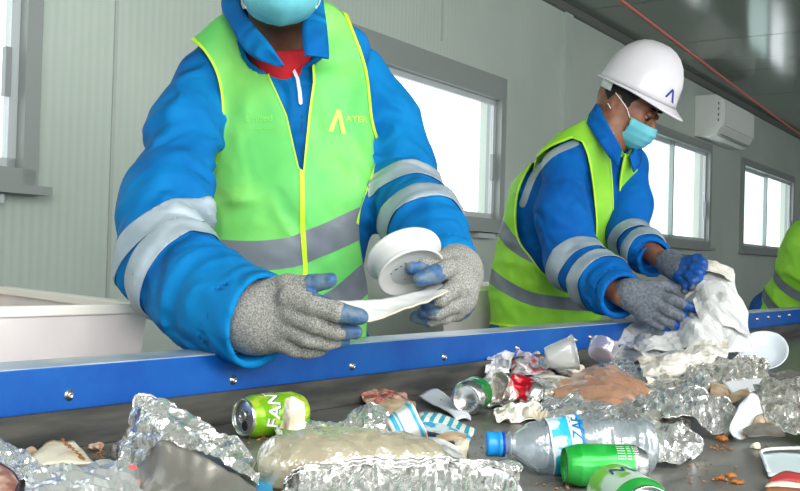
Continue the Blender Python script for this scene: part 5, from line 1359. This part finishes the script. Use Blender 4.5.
rp = M.n('ShaderNodeValToRGB'); rp.color_ramp.interpolation = 'CONSTANT'; e_ = rp.color_ramp.elements; e_[0].color = lin((226, 230, 224)); e_[1].position = .55; e_[1].color = lin((34, 150, 140)); x_ = rp.color_ramp.elements.new(.82); x_.color = lin((30, 160, 190))
M.l(wv.outputs[0], rp.inputs[0]); M.l(rp.outputs[0], M.b.inputs['Base Color']); sset(M.b, Roughness=.5)
e = empty('striped_carton', B(445, 425, 432), 'flattened carton with green and blue slanted stripes beside the paper cup', 'carton')
sheet([[(418, 412, 424), (440, 414, 424), (460, 422, 428), (476, 431, 434)], [(420, 420, 430), (440, 423, 431), (458, 430, 434), (472, 437, 438)]], M.m, 'striped_panel', amp=.0015, freq=20, seed=35, n=6, n2=5, parent=e, solid=.0016, smooth=True)
sheet([[(420, 421, 430), (440, 424, 431), (458, 431, 434), (472, 438, 438)], [(418, 428, 434), (440, 434, 437), (456, 438, 440), (470, 441, 441)]], mat('carton_blue_white', (206, 222, 224), .5, col2=(60, 160, 200), nscale=40, det=3, contrast=(.5, .55)), 'front_panel', amp=.002, freq=20, seed=36, n=6, n2=4, parent=e, solid=.0016)
sheet([[(436, 436, 441), (452, 432, 440), (466, 434, 440)], [(438, 442, 445), (454, 440, 444), (466, 440, 443)]], m_card, 'torn_flap', amp=.002, seed=37, n=4, n2=3, parent=e)
e = empty('white_carton', B(437, 450, 458), 'white folded carton with a pink and blue print patch above the foil rim', 'carton')
sheet([[(411, 445, 455), (426, 438, 452), (444, 440, 453), (462, 449, 457)], [(414, 452, 459), (430, 448, 458), (446, 450, 459), (462, 458, 462)], [(424, 458, 463), (438, 458, 464), (450, 460, 464), (462, 463, 465)]], m_paper, 'panel', amp=.002, freq=20, seed=38, n=5, n2=5, parent=e, solid=.0016)
sheet([[(437, 441, 452.5), (446, 443, 453.2)], [(440, 446, 454.5), (449, 448, 455.5)]], mat('pink_ink', (214, 90, 130), .5), 'print', amp=.0, n=3, n2=3, parent=e, solid=0)
sheet([[(446, 444, 453.2), (452, 447, 454.4)], [(448, 448, 455), (454, 451, 456)]], mat('blue_ink2', (70, 110, 180), .5), 'print', amp=.0, n=3, n2=3, parent=e, solid=0)
sheet([[(454, 440, 447), (462, 436, 445), (470, 440, 446)], [(456, 452, 456), (462, 450, 455), (468, 450, 455)], [(460, 462, 464), (463, 462, 464), (466, 462, 464)]], m_cream, 'paper_scrap', 'cream paper scrap standing at the right end of the striped carton', 'paper', amp=.003, freq=24, seed=39, n=4, n2=4)
e = empty('white_strip', B(443, 405, 412), 'long white card strip with small slots lying left of the dark green can', 'card')
sheet([[(419, 396, 402), (432, 389, 398), (437, 389, 398)], [(430, 403, 408), (444, 396, 404), (449, 397, 404)], [(448, 412, 416), (459, 407, 412), (468, 414, 416)], [(456, 420, 422), (464, 418, 420), (471, 420, 421)]], mat('white_card', (222, 226, 232), .6), 'card', amp=.001, freq=12, seed=40, n=5, n2=5, parent=e, smooth=True, solid=.0018)
for x, y in ((431, 394), (441, 401)):
    p = B(x, y, y+7)-HZ*.004+[0, 0, .004]; Vt, Ft = tube([p, p-HX*.001-[0, 0, .006]], .0012, 6); obj('slot', Vt, Ft, m_dirt, e)
# ================================================================== RIGHT HALF OF THE HEAP
# tissue, wrappers and cups by the rail
sheet([[(489, 352, 378), (497, 345, 376), (505, 347, 376), (513, 354, 378)], [(486, 364, 384), (495, 358, 382), (504, 360, 382), (511, 366, 384)], [(484, 376, 388), (494, 374, 387), (502, 373, 387), (508, 376, 388)]], m_paper, 'tissue', 'upright crumpled white tissue leaning by the rail behind the crushed red can', 'tissue', amp=.007, freq=18, seed=51, n=5, n2=5)
lump(497, 384, 396, .030, .022, .025, m_paper, 'tissue', 'pale crumpled tissue heap between dark green can and crushed red can', 'tissue', amp=.009, freq=22, seed=52)
sheet([[(484, 378, 396), (500, 374, 394), (520, 374, 392), (545, 378, 392), (572, 380, 391)], [(482, 390, 404), (502, 386, 402), (524, 386, 400), (548, 386, 398), (573, 386, 396)], [(484, 404, 409), (506, 404, 409), (528, 404, 408), (550, 400, 405), (572, 394, 400)]], m_foil2, 'foil_tray_flat', 'flattened foil tray under the crushed red can and tissues', 'tray', 'crushed foil trays', amp=.005, freq=24, seed=53)
e = empty('paper_cup', beltc(506, 392, .02), 'crushed silver white cup lying left of the crushed red can', 'cup')
cc = beltc(511, 392, .03); ax = nrm(-HX*.5-HZ*.5+np.array([0, 0, .2]))
V, Fc = lathe(cc, ax, [(0, 0), (0, .017), (.001, .020), (.012, .022), (.025, .0245), (.038, .027), (.040, .0285), (.041, .026)], 32, None, lambda t, r, th: (t, r*(1-.35*max(0, math.sin(2*th+t*50))))); V = np.array(V); V[:, 2] = np.maximum(V[:, 2], BELT+.001); obj('cup_wall', V, Fc, m_foil2, e, solid=.0008)
e = empty('crisp_packet', beltc(528, 362, .02), 'pink and silver crumpled packet under the rail behind the crushed red can', 'packet')
sheet([[(512, 357, 376), (522, 351, 375), (536, 353, 374), (547, 358, 374)], [(511, 366, 380), (524, 362, 380), (538, 363, 379), (551, 367, 378)], [(513, 376, 384), (526, 376, 384), (540, 376, 383), (556, 376, 382)]], m_pinkw, 'film', amp=.008, freq=18, seed=54, parent=e, n=5, n2=5)
sheet([[(530, 358, 377), (542, 356, 376), (554, 362, 376)], [(530, 370, 381), (544, 368, 381), (560, 371, 380)]], m_foil, 'silver_lining', amp=.006, freq=22, seed=55, parent=e, n=5, n2=4)
e = empty('plastic_cup', beltc(560, 352, .02), 'clear ribbed plastic cup on its side against the rail left of the white paper', 'cup', 'clear plastic cups')
cc = W(546, 358, ZB(546, 386)); ax = nrm(HX*.95-HZ*.05+np.array([0, 0, .22]))
V, Fc = lathe(cc, ax, [(0, 0), (0, .020), (.001, .023)]+[(.004+k*.004, .0235+.0009*k+.0006*(k % 2)) for k in range(14)]+[(.062, .0385), (.064, .039), (.064, .036)], 32, None, lambda t, r, th: (t, r*(1-.22*max(0, math.sin(2*th+t*30))))); obj('cup_wall', V, Fc, m_bag, e)
Vt, Ft = tube([cc+ax*.064+.0385*(nrm(np.cross(ax, (0, 0, 1)))*math.cos(a)+nrm(np.cross(nrm(np.cross(ax, (0, 0, 1))), ax))*math.sin(a)) for a in np.linspace(0, 2*math.pi, 33)], .0015, 6); obj('rim', Vt, Ft, m_bag, e)
sheet([[(556, 362, 374), (564, 359, 372), (572, 362, 372)], [(562, 368, 377), (572, 367, 376), (580, 370, 376)], [(572, 378, 382), (579, 377, 381), (584, 378, 381)]], m_pinkw, 'food_wrapper', 'small pink and red wrapper between clear cup and peach bag', 'wrapper', amp=.004, freq=26, seed=56, n=4, n2=4)
sheet([[(535, 376, 388), (552, 374, 387), (575, 378, 387)], [(540, 384, 392), (556, 382, 392), (576, 384, 391)]], m_cream, 'card_scrap', 'flat cream card between the pink packet and the peach bag', 'card', amp=.002, freq=20, seed=57, n=4, n2=3)
lump(570, 371, 380, .030, .016, .03, m_paper2, 'tissue', 'stained tissue under the clear plastic cup', 'tissue', amp=.008, freq=22, seed=58)
# peach bag
e = empty('peach_bag', beltc(600, 385, .02), 'thin peach coloured plastic bag in the middle of the heap', 'bag')
sheet([[(556, 384, 394), (575, 374, 390), (598, 365, 388), (622, 371, 388), (646, 385, 391)], [(553, 390, 400), (578, 384, 400), (602, 378, 400), (626, 380, 399), (648, 390, 398)], [(556, 396, 405), (580, 396, 406), (604, 394, 407), (626, 394, 406), (646, 396, 403)], [(566, 404, 409), (588, 404, 410), (606, 406, 411), (624, 406, 410), (640, 402, 406)]], m_bagp, 'film', amp=.006, freq=22, seed=59, parent=e, n=9, n2=8, solid=0, smooth=True)
sheet([[(585, 376, 395), (604, 372, 394), (622, 378, 394)], [(586, 388, 400), (606, 386, 400), (626, 388, 400)]], m_bagp, 'inner_layer', amp=.006, freq=22, seed=60, parent=e, n=6, n2=5, solid=0)
e = empty('plastic_cup', beltc(600, 358, .02), 'hazy lilac plastic cup base between peach bag and large white paper', 'cup', 'clear plastic cups')
cc = W(600, 356, ZB(600, 388)); ax = nrm(HX*.3+HZ*.4+np.array([0, 0, .5])); V, Fc = lathe(cc, ax, [(0, 0), (.001, .024), (.003, .028), (.006, .029), (.02, .031), (.03, .032), (.031, .033)], 32); V = np.array(V); V[:, 2] = np.maximum(V[:, 2], BELT+.001); obj('cup_wall', V, Fc, clearmat('lilac_cup', (222, 216, 228), .25, .1, body=(214, 206, 220), bodyfac=.5), e)
# beige crumple above the bottle
sheet([[(495, 409, 415), (512, 404, 413), (530, 402, 411), (548, 405, 411)], [(493, 415, 420), (512, 411, 418), (532, 410, 417), (550, 412, 416)], [(498, 422, 424), (514, 421, 423), (530, 420, 422), (545, 420, 421)]], m_paper2, 'paper_scrap', 'crumpled beige paper lying just above the neck of the bottle', 'paper', amp=.007, freq=30, seed=61, n=6, n2=5)
# foil sheets in the centre
sheet([[(540, 404, 412), (568, 396, 408), (600, 400, 408), (632, 398, 406), (660, 392, 402), (690, 396, 402)], [(542, 412, 419), (570, 408, 417), (602, 410, 416), (634, 408, 415), (662, 402, 411), (692, 404, 410)], [(548, 421, 425), (575, 420, 425), (604, 422, 425), (636, 421, 424), (664, 416, 420), (690, 412, 416)]], m_foil, 'foil_sheet', 'long crinkled foil sheet lying behind the bottle below the peach bag', 'foil', amp=.007, freq=22, seed=62, n=8, n2=6)
sheet([[(520, 396, 408), (536, 390, 405), (552, 396, 405), (575, 398, 406)], [(522, 406, 412), (540, 402, 411), (558, 404, 410), (580, 406, 411)]], m_foil, 'foil_sheet', 'foil scrap reaching from the crushed red can towards the peach bag', 'foil', amp=.007, freq=24, seed=63, n=6, n2=5)
sheet([[(596, 364, 374), (610, 356, 372), (628, 360, 371), (645, 368, 374)], [(600, 372, 380), (614, 366, 379), (632, 368, 378), (650, 374, 380)], [(606, 380, 385), (620, 378, 385), (636, 378, 384), (656, 384, 388)]], m_foil, 'foil_sheet', 'ribbed foil piece between the peach bag and the large white paper', 'foil', amp=.005, freq=26, seed=64, n=6, n2=5, ribs=.003)
sheet([[(625, 378, 388), (655, 376, 386), (690, 380, 388)], [(628, 390, 397), (658, 388, 396), (692, 390, 396)], [(636, 398, 402), (664, 398, 402), (694, 398, 402)]], m_foil2, 'foil_sheet', 'soiled foil sheet under the front edge of the large white paper', 'foil', amp=.008, freq=18, seed=65, n=6, n2=5)
# two-lobed tray right of centre
e = empty('foil_tray', beltc(680, 410, .02), 'ribbed bright foil tray with rust stains right of the bottle end', 'tray', 'crushed foil trays')
_, V, nu, nv = sheet([[(648, 402, 420), (664, 391, 418), (686, 384, 416), (706, 393, 416), (730, 404, 416), (738, 410, 418)], [(644, 410, 426), (664, 402, 428), (690, 400, 428), (712, 408, 428), (728, 416, 426), (736, 420, 426)], [(650, 420, 432), (668, 418, 436), (692, 420, 438), (708, 428, 440), (722, 434, 440), (732, 430, 436)]], m_foil, 'side_wall', amp=.006, freq=20, seed=66, n=8, n2=7, parent=e, ribs=.003)
Vt, Ft = tube([V[i*nv] for i in range(nu)], .0022, 6); obj('rim', Vt, Ft, m_foil, e)
sheet([[(634, 412, 424), (652, 406, 422), (672, 412, 424), (688, 418, 428)], [(632, 424, 432), (650, 420, 434), (672, 426, 438), (692, 432, 442)], [(636, 436, 442), (654, 436, 446), (676, 440, 450), (698, 444, 450)]], m_foil2, 'tray_base', amp=.006, freq=18, seed=67, n=7, n2=6, parent=e)
sheet([[(634, 424, 446), (655, 420, 448), (680, 428, 450), (702, 440, 452)], [(640, 440, 456), (660, 438, 458), (682, 444, 458), (703, 450, 456)], [(650, 460, 466), (664, 462, 468), (680, 462, 467), (696, 458, 461)]], m_foil, 'foil_sheet', 'bright crumpled foil just right of the end of the bottle', 'foil', amp=.007, freq=24, seed=68, n=6, n2=6)
lump(721, 439, 442, .008, .005, .008, m_food, 'food_piece', 'orange food scrap stuck at the lower tip of the rust stained foil tray', 'food', amp=.003, freq=60, seed=5, res=20)
# foil tray behind it
e = empty('foil_tray', beltc(728, 372, .02), 'open foil tray lying between the large white paper and the white bowl', 'tray', 'crushed foil trays')
_, V, nu, nv = sheet([[(686, 372, 386), (704, 364, 382), (728, 358, 378), (752, 358, 376), (769, 364, 376)], [(684, 380, 392), (704, 374, 390), (728, 370, 388), (752, 370, 386), (768, 374, 384)], [(692, 392, 400), (708, 390, 399), (730, 382, 394), (752, 380, 391), (767, 380, 388)]], m_foil2, 'side_wall', amp=.008, freq=18, seed=69, n=7, n2=6, parent=e, ribs=.003)
Vt, Ft = tube([V[i*nv] for i in range(nu)], .003, 6); obj('rim', Vt, Ft, m_foil, e)
sheet([[(692, 378, 396), (706, 372, 395), (718, 386, 396)], [(694, 390, 403), (708, 390, 403), (716, 396, 402)]], m_foil, 'folded_flap', amp=.007, freq=20, seed=70, n=6, n2=5, parent=e)
# card and paper at right
sheet([[(712, 382, 398), (722, 384, 398), (730, 392, 399)], [(710, 392, 404), (720, 392, 404), (731, 400, 405)], [(712, 404, 409), (722, 404, 409), (732, 406, 409)]], m_card, 'card_scrap', 'tan card wedge standing under the white paper flap at right', 'card', amp=.002, freq=18, seed=71, n=5, n2=4, solid=.002)
sheet([[(720, 378, 392), (740, 379, 391), (760, 378, 390), (775, 378, 389)], [(727, 388, 398), (742, 388, 397), (758, 386, 395), (768, 383, 392)], [(734, 396, 403), (744, 394, 401), (752, 391, 399), (760, 388, 396)]], mat('clean_white_card', (236, 238, 240), .6), 'white_card', 'flat white card flap on top of the heap at right', 'card', amp=.0015, freq=12, seed=72, n=5, n2=4, solid=.002, smooth=True)
e = empty('folded_paper', beltc(750, 415, .02), 'folded white paper sheet with brown inside standing on the heap at right', 'paper')
sheet([[(744, 398, 424), (752, 392, 422), (762, 398, 420)], [(736, 412, 432), (748, 410, 430), (764, 412, 426)], [(729, 428, 438), (742, 426, 436), (757, 418, 430)], [(733, 436, 441), (742, 438, 442), (752, 432, 438)]], mat('clean_white_paper', (232, 236, 242), .7), 'white_side', amp=.002, freq=12, seed=73, n=6, n2=5, parent=e, solid=.002, smooth=True)
sheet([[(757, 414, 430), (764, 413, 428), (766, 418, 428)], [(750, 428, 438), (758, 424, 436), (764, 424, 434)], [(741, 439, 443), (750, 436, 441), (760, 430, 437)]], m_card, 'brown_side', amp=.002, freq=16, seed=74, n=5, n2=5, parent=e, solid=.002, smooth=True)
sheet([[(722, 400, 408), (736, 392, 402), (748, 388, 398)], [(724, 406, 411), (738, 400, 408), (750, 394, 402)]], m_card, 'card_scrap', 'narrow tan card strip crossing below the white card flap', 'card', amp=.001, freq=12, seed=75, n=5, n2=3, solid=.002)
# large foil at the right edge
sheet([[(752, 384, 412), (768, 378, 410), (786, 378, 408), (806, 378, 406), (826, 380, 404)], [(758, 398, 420), (772, 394, 420), (790, 392, 418), (808, 394, 417), (828, 396, 415)], [(764, 412, 428), (778, 414, 430), (792, 414, 430), (810, 416, 430), (828, 418, 428)], [(768, 424, 434), (782, 432, 440), (796, 438, 444), (812, 440, 446), (828, 440, 444)]], m_foil2, 'foil_sheet', 'big creased foil sheet at the right edge of the photo', 'foil', amp=.0055, freq=20, seed=76, n=8, n2=8)
sheet([[(742, 430, 440), (760, 424, 438), (780, 430, 438)], [(748, 438, 444), (764, 436, 443), (784, 438, 442)]], m_foilb, 'foil_tray_flat', 'dull foil piece in the shadow under the folded white paper', 'tray', 'crushed foil trays', amp=.003, freq=20, seed=77, n=5, n2=4)
# white bowl
e = empty('plastic_plate', beltc(762, 350, .03), 'white plastic bowl tipped on its side beyond the foil at right', 'bowl')
cc = W(763, 350, ZB(763, 372)+.03); ax = nrm(-HZ*.66+np.array([0, 0, .66])-HX*.22); rr = .065
upb = nrm(np.array([0, 0, 1.0])-ax*ax[2])
V, Fc = lathe(cc, ax, [(-.022, 0), (-.0225, rr*.5), (-.020, rr*.68), (-.006, rr*.9), (.0, rr*1.0), (.001, rr*1.06), (-.001, rr*1.06), (-.004, rr*.98), (-.023, rr*.70), (-.0245, 0)][::-1], 48, upb, lambda t, r, th: (t, r*(1-.10*abs(math.sin(th*1.0+.6))))); V = np.array(V); V[:, 2] = np.maximum(V[:, 2], BELT+.001)
obj('bowl_wall', V, Fc, m_wplas, e); lump(752, 338, 352, .012, .003, .004, m_paper2, 'stain', parent=e, res=16)
sheet([[(770, 374, 378), (786, 371, 376), (812, 370, 375)], [(770, 380, 382), (788, 378, 381), (812, 377, 380)]], m_foilb, 'foil_sheet', 'grey foil strip lying just beyond the big foil sheet at the right edge', 'foil', amp=.004, freq=20, seed=78, n=5, n2=3)
# bottom right corner
e = empty('plastic_tray', beltc(785, 465, .01), 'translucent white tray with a raised rim in the bottom right corner', 'tray')
sheet([[(760, 455, 458), (780, 453, 457), (800, 453, 457), (822, 453, 457)], [(764, 462, 464), (782, 461, 464), (802, 461, 464), (822, 461, 464)], [(768, 476, 478), (784, 476, 478), (804, 476, 478), (824, 476, 478)]], mat('pale_tray', (206, 220, 222), .3), 'tray_base', amp=.001, freq=14, seed=79, n=5, n2=5, parent=e, smooth=True)
Vt, Ft = tube(catmull([B(768, 474, 476)+[0, 0, .004], B(763, 462, 464)+[0, 0, .006], B(762, 456, 459)+[0, 0, .007], B(780, 453.5, 457)+[0, 0, .007], B(824, 453, 457)+[0, 0, .007]], 6), .0024, 8); obj('rim', Vt, Ft, m_wplas, e)
e = empty('cake_slice', B(788, 484, 488), 'red topped brown wedge lying in the bottom right corner', 'food')
sheet([[(771, 477, 485), (786, 471, 482), (806, 474, 482)], [(768, 483, 488), (786, 480, 488), (806, 484, 489)]], mat('red_glaze', (178, 62, 64), .35), 'red_top', amp=.001, freq=18, seed=80, n=5, n2=4, parent=e, smooth=True)
sheet([[(768, 483, 488), (786, 481, 488), (806, 485, 489)], [(765, 487, 491), (786, 487, 492), (806, 490, 494)]], m_cream, 'cream_layer', amp=.001, freq=18, seed=81, n=5, n2=4, parent=e, smooth=True)
sheet([[(765, 487, 491), (786, 487, 492), (806, 490, 494)], [(764, 495, 497), (786, 500, 502), (806, 502, 504)]], mat('brown_crust', (150, 96, 60), .7), 'crust', amp=.001, freq=18, seed=82, n=5, n2=4, parent=e, smooth=True)

# ---- large crumpled white paper lifted by the second worker
e = empty('crumpled_paper', W(690, 340, 2.7), 'large crumpled white paper lifted in the hands of the person in the hard hat', 'paper')
sheet([[(660, 306, 2.86), (668, 276, 2.84), (700, 263, 2.80), (728, 268, 2.78), (741, 290, 2.76)],
       [(640, 316, 2.86), (668, 304, 2.80), (702, 292, 2.68), (730, 294, 2.66), (747, 318, 2.68)],
       [(606, 326, 2.84), (645, 332, 2.76), (690, 326, 2.60), (726, 324, 2.58), (751, 338, 2.64)],
       [(600, 344, 2.78), (640, 352, 2.62), (684, 350, 2.54), (716, 350, 2.52), (746, 352, 2.60)]], m_paper, 'main_sheet', amp=.014, freq=7.5, seed=83, n=9, n2=9, parent=e, solid=.0015, oct=3)
sheet([[(672, 272, 2.83), (690, 265, 2.78), (712, 262, 2.76), (732, 270, 2.76)], [(676, 280, 2.78), (694, 274, 2.74), (714, 272, 2.70), (734, 282, 2.72)]], m_paper2, 'rolled_edge', amp=.007, freq=12, seed=84, n=6, n2=5, parent=e, solid=.0015)
sheet([[(694, 302, 2.64), (714, 282, 2.66), (738, 308, 2.64)], [(700, 318, 2.60), (718, 308, 2.58), (744, 326, 2.60)], [(712, 330, 2.58), (728, 326, 2.56), (750, 338, 2.6)]], m_paper, 'folded_flap', amp=.010, freq=9, seed=85, n=7, n2=7, parent=e, solid=.0015, oct=3)
sheet([[(602, 330, 2.82), (628, 334, 2.76), (655, 336, 2.68), (680, 338, 2.60)], [(604, 350, 2.74), (630, 352, 2.66), (658, 352, 2.6), (684, 350, 2.54)], [(618, 362, 2.62), (640, 364, 2.56), (664, 362, 2.52), (690, 356, 2.5)]], m_paper, 'folded_flap', amp=.012, freq=9, seed=86, n=7, n2=7, parent=e, solid=.0015, oct=3)
e = empty('stained_paper', beltc(680, 365, .02), 'yellow stained paper lying under the large crumpled white paper', 'paper')
sheet([[(640, 362, 378), (668, 352, 376), (700, 344, 374), (728, 340, 372)], [(642, 374, 386), (670, 364, 384), (702, 356, 380), (730, 352, 377)], [(648, 386, 391), (674, 378, 387), (704, 368, 382), (730, 362, 378)]], m_paper2, 'sheet', amp=.009, freq=11, seed=87, n=7, n2=7, parent=e, solid=.0015, oct=3)
# crumbs: uncountable grit on the belt
rg = np.random.RandomState(5); q = MB()
spots = [(722, 478, 8, 3), (735, 482, 8, 3), (700, 470, 30, 12), (262, 442, 26, 5), (352, 404, 20, 4), (345, 398, 18, 3), (480, 440, 12, 16), (780, 450, 24, 5), (560, 485, 30, 5), (100, 455, 10, 4), (722, 448, 10, 3), (270, 438, 20, 3), (455, 447, 14, 10)]
for x, y, sx, sy in spots:
    for k in range(22):
        p = B(x+rg.randn()*sx*.6, y+rg.randn()*sy*.6); r = .0012+.0022*rg.rand()**2
        if p[1] > 1.13: continue
        c = p+[0, 0, r*.5]; d = [np.array([math.cos(a), math.sin(a), 0])*r*(.7+.6*rg.rand()) for a in (0, 1.6, 3.1, 4.7)]
        q.add([c+d[0], c+d[1], c+d[2], c+d[3], c+[0, 0, r*.6], c-[0, 0, r*.5]], [(0, 1, 4), (1, 2, 4), (2, 3, 4), (3, 0, 4), (1, 0, 5), (2, 1, 5), (3, 2, 5), (0, 3, 5)])
tag(q.build('crumbs', mat('crumb', (176, 120, 70), .8, col2=(120, 96, 70), nscale=40)), 'brown and orange crumbs scattered over the bare belt', 'crumbs', kind='stuff')
for k, (x, y) in enumerate(((719, 478), (731, 476), (737, 482))):
    lump(x, y, y+2, .006, .003, .005, m_food, 'food_piece', ['orange food bit on the bare belt, leftmost of the three at lower right', 'orange food bit on the bare belt, middle of the three at lower right', 'orange food bit on the bare belt, rightmost of the three at lower right'][k], 'food', amp=.002, freq=60, seed=30+k, res=16)
lump(755, 446, 449, .007, .006, .006, m_cream, 'food_piece', 'small beige pebble of food on the belt below the folded white paper', 'food', amp=.002, freq=60, seed=34, res=16)
